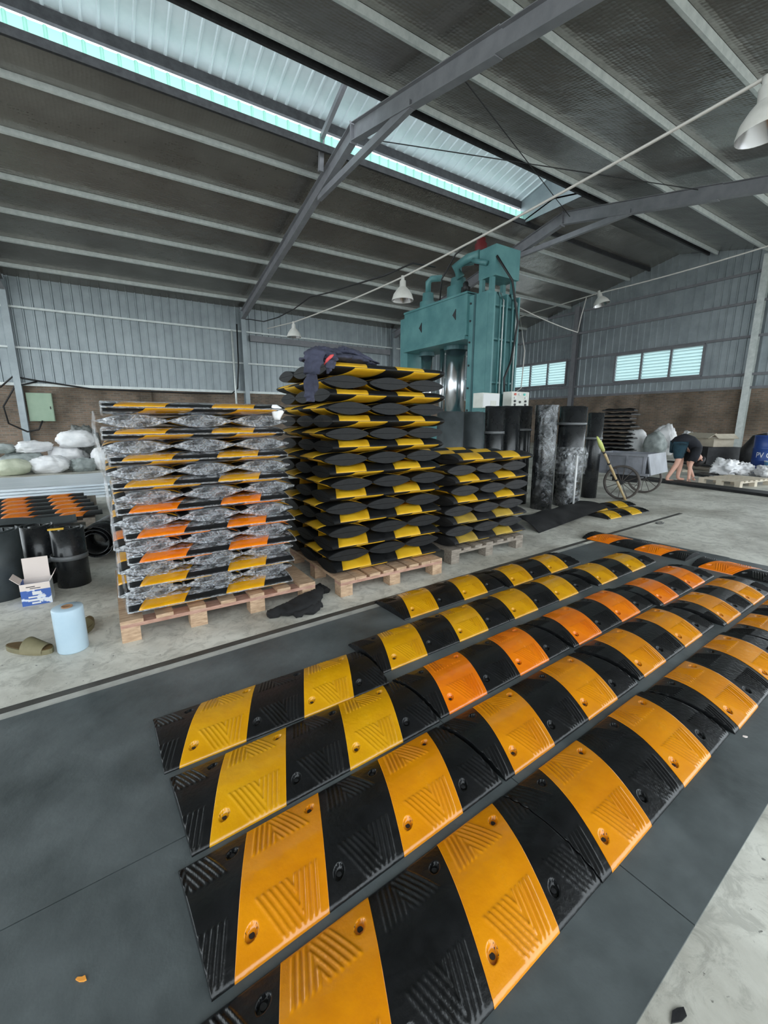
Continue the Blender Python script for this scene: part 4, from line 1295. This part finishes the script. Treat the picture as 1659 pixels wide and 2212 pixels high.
for y in (-0.02, 1.02):
    w = bpy.data.objects.new('wheel', None); COL.objects.link(w); w.parent = ct; w.location = (0, y, 0.285)
    Mx = Euler((PI / 2, 0, 0)).to_matrix()
    MB().lathe([(0.255, -0.02), (0.285, -0.02), (0.285, 0.02), (0.255, 0.02), (0.255, -0.02)], 36, m=Mx).build('tyre', 'tyre', w, True)
    MB().cyl((0, 0.04, 0), 0.035, 0.08, 14, Mx).build('hub', 'iron', w)
    spk = MB()
    sm = MB().tube([(0.03, 0, 0), (0.258, 0, 0)], 0.006, 6).mesh('spoke', 'tyre')
    for k in range(12):
        inst('spoke', sm, w, (0, 0, 0), (0, 2 * PI * k / 12 + 0.1, 0))
MB().tube([(0, -0.05, 0.285), (0, 1.05, 0.285)], 0.018, 8).build('axle', 'iron', ct)
cbx('leaf_spring', -0.2, 0.2, 0.1, 0.15, 0.29, 0.42, 'iron')

# ------------------------------------------------------------------ person bending over
PA, PB = Vector((0.838, -0.546, 0)), Vector((0.546, 0.838, 0))
ps = thing('person', 'person in black t-shirt and dark shorts bending to touch the floor', 'person', (10.3 - 0.14, 4.3 + 0.09, 0))
def W3(a, b, z):
    return PA * a + PB * b + Vector((0, 0, z))
def skin_mesh(name, verts, edges, m, parent, root=0, sub=2):
    me = bpy.data.meshes.new(name)
    me.from_pydata([W3(*v[:3]) for v in verts], edges, [])
    me.materials.append(M[m])
    o = bpy.data.objects.new(name, me)
    COL.objects.link(o); o.parent = parent
    sk = o.modifiers.new('skin', 'SKIN')
    for i, v in enumerate(verts):
        d = me.skin_vertices[0].data[i]
        d.radius = (v[3], v[3])
        d.use_root = (i == root)
    sk.use_smooth_shade = True
    ss = o.modifiers.new('sub', 'SUBSURF'); ss.levels = sub; ss.render_levels = sub
    return o
V = [(0.17, 0.05, 0.80, 0.12), (0.30, 0.03, 0.84, 0.115), (0.44, 0.02, 0.74, 0.125), (0.535, 0.0, 0.62, 0.06), (0.58, 0.0, 0.54, 0.07), (0.625, 0.0, 0.46, 0.085), (0.645, 0.0, 0.40, 0.06),
     (0.12, -0.06, 0.74, 0.095), (0.10, -0.10, 0.43, 0.058), (-0.09, -0.10, 0.09, 0.038), (-0.07, -0.10, 0.035, 0.036), (0.07, -0.12, 0.025, 0.03),
     (0.22, 0.16, 0.74, 0.095), (0.37, 0.20, 0.43, 0.058), (0.34, 0.20, 0.09, 0.038), (0.36, 0.20, 0.035, 0.036), (0.49, 0.19, 0.025, 0.03),
     (0.45, -0.16, 0.68, 0.065), (0.29, -0.21, 0.38, 0.042), (0.29, -0.22, 0.12, 0.03), (0.30, -0.22, 0.065, 0.033),
     (0.50, 0.17, 0.66, 0.065), (0.53, 0.18, 0.36, 0.042), (0.64, 0.16, 0.12, 0.03), (0.66, 0.155, 0.065, 0.033)]
E_ = [(0, 1), (1, 2), (2, 3), (3, 4), (4, 5), (5, 6), (0, 7), (7, 8), (8, 9), (9, 10), (10, 11), (0, 12), (12, 13), (13, 14), (14, 15), (15, 16), (2, 17), (17, 18), (18, 19), (19, 20), (2, 21), (21, 22), (22, 23), (23, 24)]
skin_mesh('body', V, E_, 'skin', ps)
for hand, sgn in ((20, 1), (24, 1)):
    a, b, z, _ = V[hand]
    for k, (da, L) in enumerate(((-0.024, 0.05), (-0.008, 0.06), (0.010, 0.058), (0.026, 0.045))):
        MB().tube([W3(a + da * 0.6, b - 0.005, z - 0.01), W3(a + da, b - 0.015, z - 0.01 - L * 0.5), W3(a + da + 0.012, b - 0.02, max(0.009, z - L))], [0.010, 0.009, 0.007], 8).build('finger', 'skin', ps, True)
    MB().tube([W3(a - 0.03, b, z + 0.015), W3(a - 0.05, b - 0.02, z - 0.015), W3(a - 0.045, b - 0.03, z - 0.035)], [0.011, 0.010, 0.008], 8).build('thumb', 'skin', ps, True)
SH = [(0.13, 0.05, 0.80, 0.15, 0.125), (0.18, 0.05, 0.855, 0.17, 0.13), (0.26, 0.04, 0.885, 0.18, 0.135), (0.35, 0.03, 0.855, 0.185, 0.135), (0.43, 0.02, 0.78, 0.195, 0.135), (0.49, 0.01, 0.70, 0.19, 0.12), (0.53, 0.0, 0.64, 0.12, 0.09), (0.55, 0.0, 0.605, 0.085, 0.075)]
secs = []
for i, (a, b, z, w, h) in enumerate(SH):
    p, q = SH[max(0, i - 1)], SH[min(len(SH) - 1, i + 1)]
    d = W3(q[0] - p[0], 0, q[2] - p[2]).normalized()
    secs.append((W3(a, b, z), PB * w, d.cross(PB).normalized() * h))
MB().loft(secs, 24, 0.006, 9, 2).build('t_shirt', 'shirt', ps, True)
for pts in (((0.44, -0.13, 0.70), (0.38, -0.19, 0.58), (0.325, -0.205, 0.45)), ((0.48, 0.15, 0.69), (0.51, 0.18, 0.57), (0.522, 0.18, 0.44))):
    MB().tube([W3(*p) for p in pts], [0.095, 0.085, 0.078], 16).build('shirt_sleeve', 'shirt', ps, True)
skin_mesh('shorts', [(0.16, 0.05, 0.80, 0.14), (0.12, -0.06, 0.74, 0.13), (0.10, -0.09, 0.47, 0.085), (0.22, 0.16, 0.74, 0.12), (0.35, 0.19, 0.47, 0.085)], [(0, 1), (1, 2), (0, 3), (3, 4)], 'shorts', ps)
hc = W3(0.625, 0.0, 0.455)
MB().loft([(hc + PA * (0.10 * math.cos(t_)) + Vector((0, 0, 0.03 + 0.01)) + Vector((0, 0, -0.12 * (1 - math.cos(t_)) * 0.5)), PB * (0.098 * math.sin(t_) + 0.004), Vector((0.0, 0, 1)) * (0.09 * math.sin(t_) + 0.004)) for t_ in [0.25 + 0.22 * i for i in range(12)]], 18).build('hair', 'hair', ps, True)
for s_ in (-1, 1):
    MB().tube([W3(0.585, 0.087 * s_, 0.49), W3(0.60, 0.10 * s_, 0.475), W3(0.615, 0.09 * s_, 0.455)], [0.010, 0.016, 0.008], 8).build('ear', 'skin', ps, True)
MB().tube([W3(0.69, 0, 0.475), W3(0.715, 0, 0.455), W3(0.69, 0, 0.445)], [0.01, 0.013, 0.008], 8).build('nose', 'skin', ps, True)
for (a, b) in ((0.0, -0.11), (0.42, 0.195)):
    MB().loft([(W3(a - 0.13 + 0.26 * k / 8, b, 0.006), PB * (0.045 * math.sin(PI * (0.12 + 0.76 * k / 8)) + 0.005), Vector((0, 0, 0.006))) for k in range(9)], 12).build('sandal', 'tyre', ps)

# ------------------------------------------------------------------ things along the back wall
for i in range(14):
    o = MB().grid(lambda a, b: (-0.4 + 0.8 * a, -0.42 + 0.84 * b, 0.055 + 0.028 * math.sin(a * 3 * PI) * math.sin(b * 3 * PI) + 0.02 * noise.noise(Vector((a * 4, b * 4, i)))), 18, 18).bb(-0.41, 0.41, -0.43, 0.43, 0.0, 0.035).build('rubber_tile', 'black_dusty', None, loc=(13.6 + 0.04 * (i % 2), 7.45 + 0.05 * ((i * 7) % 3), 0.122 * i), rot=(0, 0, R(10 + 5 * ((i * 5) % 3))))
    tag(o, '%s black rubber tile from the floor in the dark stack by the wall' % WORDS[i + 1], 'rubber tile', 'dark stack by the back wall')
sack((16.9, 8.55, 0), (0.75, 0.8, 1.05), 0.2, 'bag', 'upright white sack left of the person by the wall', 21, 'sacks by the back wall')
sack((16.6, 7.75, 0), (0.8, 0.75, 0.95), 0.1, 'bag3', 'grey sack left of the person by the wall', 22, 'sacks by the back wall')
sack((18.0, 8.1, 0), (0.8, 0.8, 1.2), 0.4, 'bag', 'tallest white sack behind the grey sack by the wall', 23, 'sacks by the back wall', fold=0.2)
sack((17.5, 7.0, 0), (0.7, 0.7, 0.98), 0.4, 'bag', 'white sack directly behind the bending person', 24, 'sacks by the back wall', fold=0.2)
def slab(name, c, d, rz, m, label, cat, group=None, tilt=(0, 0)):
    o = MB().bb(-d[0] / 2, d[0] / 2, -d[1] / 2, d[1] / 2, 0, d[2]).build(name, m, None, loc=c, rot=(tilt[0], tilt[1], rz))
    return tag(o, label, cat, group)
slab('metal_bin', (15.2, 5.55, 0), (1.0, 1.1, 0.55), R(-30), 'iron', 'dark metal bin under the brown carton by the wall', 'bin')
cx_ = thing('brown_carton', 'long open brown carton on the dark bin by the wall', 'box', (15.15, 5.55, 0.56), R(-30))
MB().bb(-0.3, 0.3, -0.5, 0.5, 0, 0.25).build('body', 'carton', cx_)
MB().box((-0.36, 0, 0.31), (0.26, 1.0, 0.012), (0, R(-32), 0)).build('flap', 'carton', cx_)
MB().box((0, -0.56, 0.30), (0.6, 0.22, 0.012), (R(35), 0, 0)).build('flap', 'carton', cx_)
t = thing('bent_duct', 'dark bent duct with a pale rim right of the brown carton', 'duct', (15.0, 4.45, 0))
MB().tube([(0, 0, 0.0), (0, 0, 0.5), (0.05, -0.1, 0.72), (0.05, -0.3, 0.8)], [0.28, 0.28, 0.25, 0.2], 18).build('duct', 'iron', t, True)
MB().tube([(0.05, -0.29, 0.8), (0.05, -0.33, 0.8)], 0.215, 18).build('rim', 'carton', t, True)
rn = random.Random(4)
pl = [((13.6, 4.95, 0.0), 1.6, -28), ((13.9, 5.3, 0.055), 1.9, -40), ((13.3, 4.6, 0.0), 1.5, -15), ((12.9, 4.75, 0.055), 1.7, -35), ((13.2, 5.6, 0.0), 1.8, -50), ((13.5, 5.25, 0.11), 1.6, -22)]
for i, (c, L, a) in enumerate(pl):
    slab('plank', c, (0.14, L, 0.05), R(a), ('wood_old', 'carton', 'iron')[i % 3],
         ('grey plank lowest in the scrap heap behind the person', 'pale plank across the scrap heap behind the person', 'dark bar at the front of the scrap heap', 'grey plank near the small pallet in the heap', 'pale plank at the left of the scrap heap', 'dark bar on top of the scrap heap')[i], 'plank', 'scrap heap by the back wall')
slab('rubber_sheet', (12.1, 4.0, 0.0), (0.9, 1.2, 0.05), R(-20), 'rubroll', 'folded black rubber sheet right of the person\'s hands', 'sheet')
slab('rubber_sheet', (13.6, 3.2, 0.0), (0.8, 0.6, 0.07), R(-10), 'rubroll2', 'dark flat sheet on the floor before the blue drum', 'sheet')
for i, (c, d, lab) in enumerate((((12.25, 4.1, 0.06), (0.5, 0.5, 0.34), 'crumpled white film right of the person\'s head'), ((13.05, 4.0, 0.0), (0.45, 0.4, 0.3), 'crumpled white film in the middle of the scrap heap'), ((12.95, 3.5, 0.0), (0.4, 0.35, 0.26), 'crumpled white film nearest the blue drum'))):
    o = sack(c, d, 0.5 * i, 'bag', lab, 31 + i, 'crumpled film by the back wall', fold=0.5)
    o.name = 'crumpled_film'; o['category'] = 'film'
wp = pallet((10.9, 3.45), 1.15, 0.75, 7, 'small pale pallet lying right of the bending person', 'carton', 'carton', 'carton', rz=R(-8))
o = MB().bb(-0.2, 0.2, -3.2, 2.6, 0, 0.05).build('rubber_strip', 'black_dusty', None, loc=(9.80, 3.0, 0), rot=(0, 0, R(-10)))
tag(o, 'long dark rubber strip on the floor at the bending person\'s feet', 'strip')
dr = thing('oil_drum', 'dark blue steel oil drum lettered in white at the right picture edge', 'drum', (14.0, 3.86, 0))
MB().lathe([(0.001, 0), (0.29, 0), (0.3, 0.01), (0.292, 0.02), (0.292, 0.30), (0.302, 0.315), (0.292, 0.33), (0.292, 0.60), (0.302, 0.615), (0.292, 0.63), (0.292, 0.9), (0.3, 0.91), (0.3, 0.925), (0.285, 0.925), (0.285, 0.905), (0.001, 0.905)], 40).build('shell', 'drum', dr, True)
MB().cyl((0.12, -0.1, 0.905), 0.03, 0.02, 14).build('bung', 'iron', dr)
cu = bpy.data.curves.new('lettering', 'FONT'); cu.body = 'PV OIL'; cu.size = 0.17; cu.align_x = 'CENTER'; cu.extrude = 0.0
tmp = bpy.data.objects.new('tmp_text', cu); COL.objects.link(tmp)
dg = bpy.context.evaluated_depsgraph_get(); dg.update()
tm = bpy.data.meshes.new_from_object(tmp.evaluated_get(dg))
bm = bmesh.new(); bm.from_mesh(tm)
bmesh.ops.subdivide_edges(bm, edges=[e for e in bm.edges if e.calc_length() > 0.03], cuts=2)
base = math.atan2(-3.86, -14.0) - 0.02
for v in bm.verts:
    a = base + v.co.x * 0.9 / 0.2945
    v.co = Vector((0.2945 * math.cos(a), 0.2945 * math.sin(a), 0.39 + v.co.y * 1.1))
bm.to_mesh(tm); bm.free()
bpy.data.objects.remove(tmp, do_unlink=True)
tm.materials.append(M['white'])
inst('lettering', tm, dr)
pa = thing('pail', 'light blue pail with a white rim in front of the oil drum', 'pail', (13.45, 3.52, 0))
MB().lathe([(0.001, 0), (0.18, 0), (0.21, 0.34), (0.2, 0.34), (0.17, 0.02), (0.001, 0.02)], 28).build('bucket', 'drum2', pa, True)
MB().lathe([(0.205, 0.32), (0.218, 0.325), (0.218, 0.345), (0.198, 0.345)], 28).build('rim', 'bag', pa, True)

# ------------------------------------------------------------------ small floor litter
tag(MB().tube([(0.07 * math.cos(a / 10 * PI * 2), 0.035 * math.sin(a / 10 * PI * 2), 0.006) for a in range(10)], 0.006, 6).build('wire_hook', 'iron', None, True, (5.87, 2.56, 0)), 'small bent wire ring on the floor beside the dark strip', 'wire')
LIT = [((-0.13, 1.02), 0.020, 'orangechip', 'orange paint flake on the mat at the lower left'),
       ((0.93, 0.19), 0.035, 'black_dusty', 'torn dark rubber scrap by the mat edge, bottom right'),
       ((1.24, 0.08), 0.03, 'black', 'small black rubber crumb on the concrete, bottom right'),
       ((1.42, 0.12), 0.028, 'black', 'small black rubber crumb farther right on the concrete'),
       ((1.30, -0.06), 0.035, 'black_dusty', 'dark scrap at the very bottom right corner'),
       ((2.10, 0.385), 0.016, 'boxwhite', 'tiny white scrap at the near row\'s right joint')]
for i, ((u, v), r_, m_, lab) in enumerate(LIT):
    x, y = uv(u, v)
    poly = [(r_ * (0.6 + 0.9 * noise.noise(Vector((k * 1.3, i * 3.7, 0)))) * math.cos(2 * PI * k / 7), r_ * 0.4 * (0.6 + 0.9 * noise.noise(Vector((k * 1.7, i * 2.7, 4)))) * math.sin(2 * PI * k / 7)) for k in range(7)]
    tag(MB().prism(poly, 0, 0.004).build('floor_scrap', m_, None, loc=(x, y, 0.0005 if v < 0.23 else ZM_), rot=(0, 0, R(-40 + 35 * i))), lab, 'scrap', 'litter on the floor')
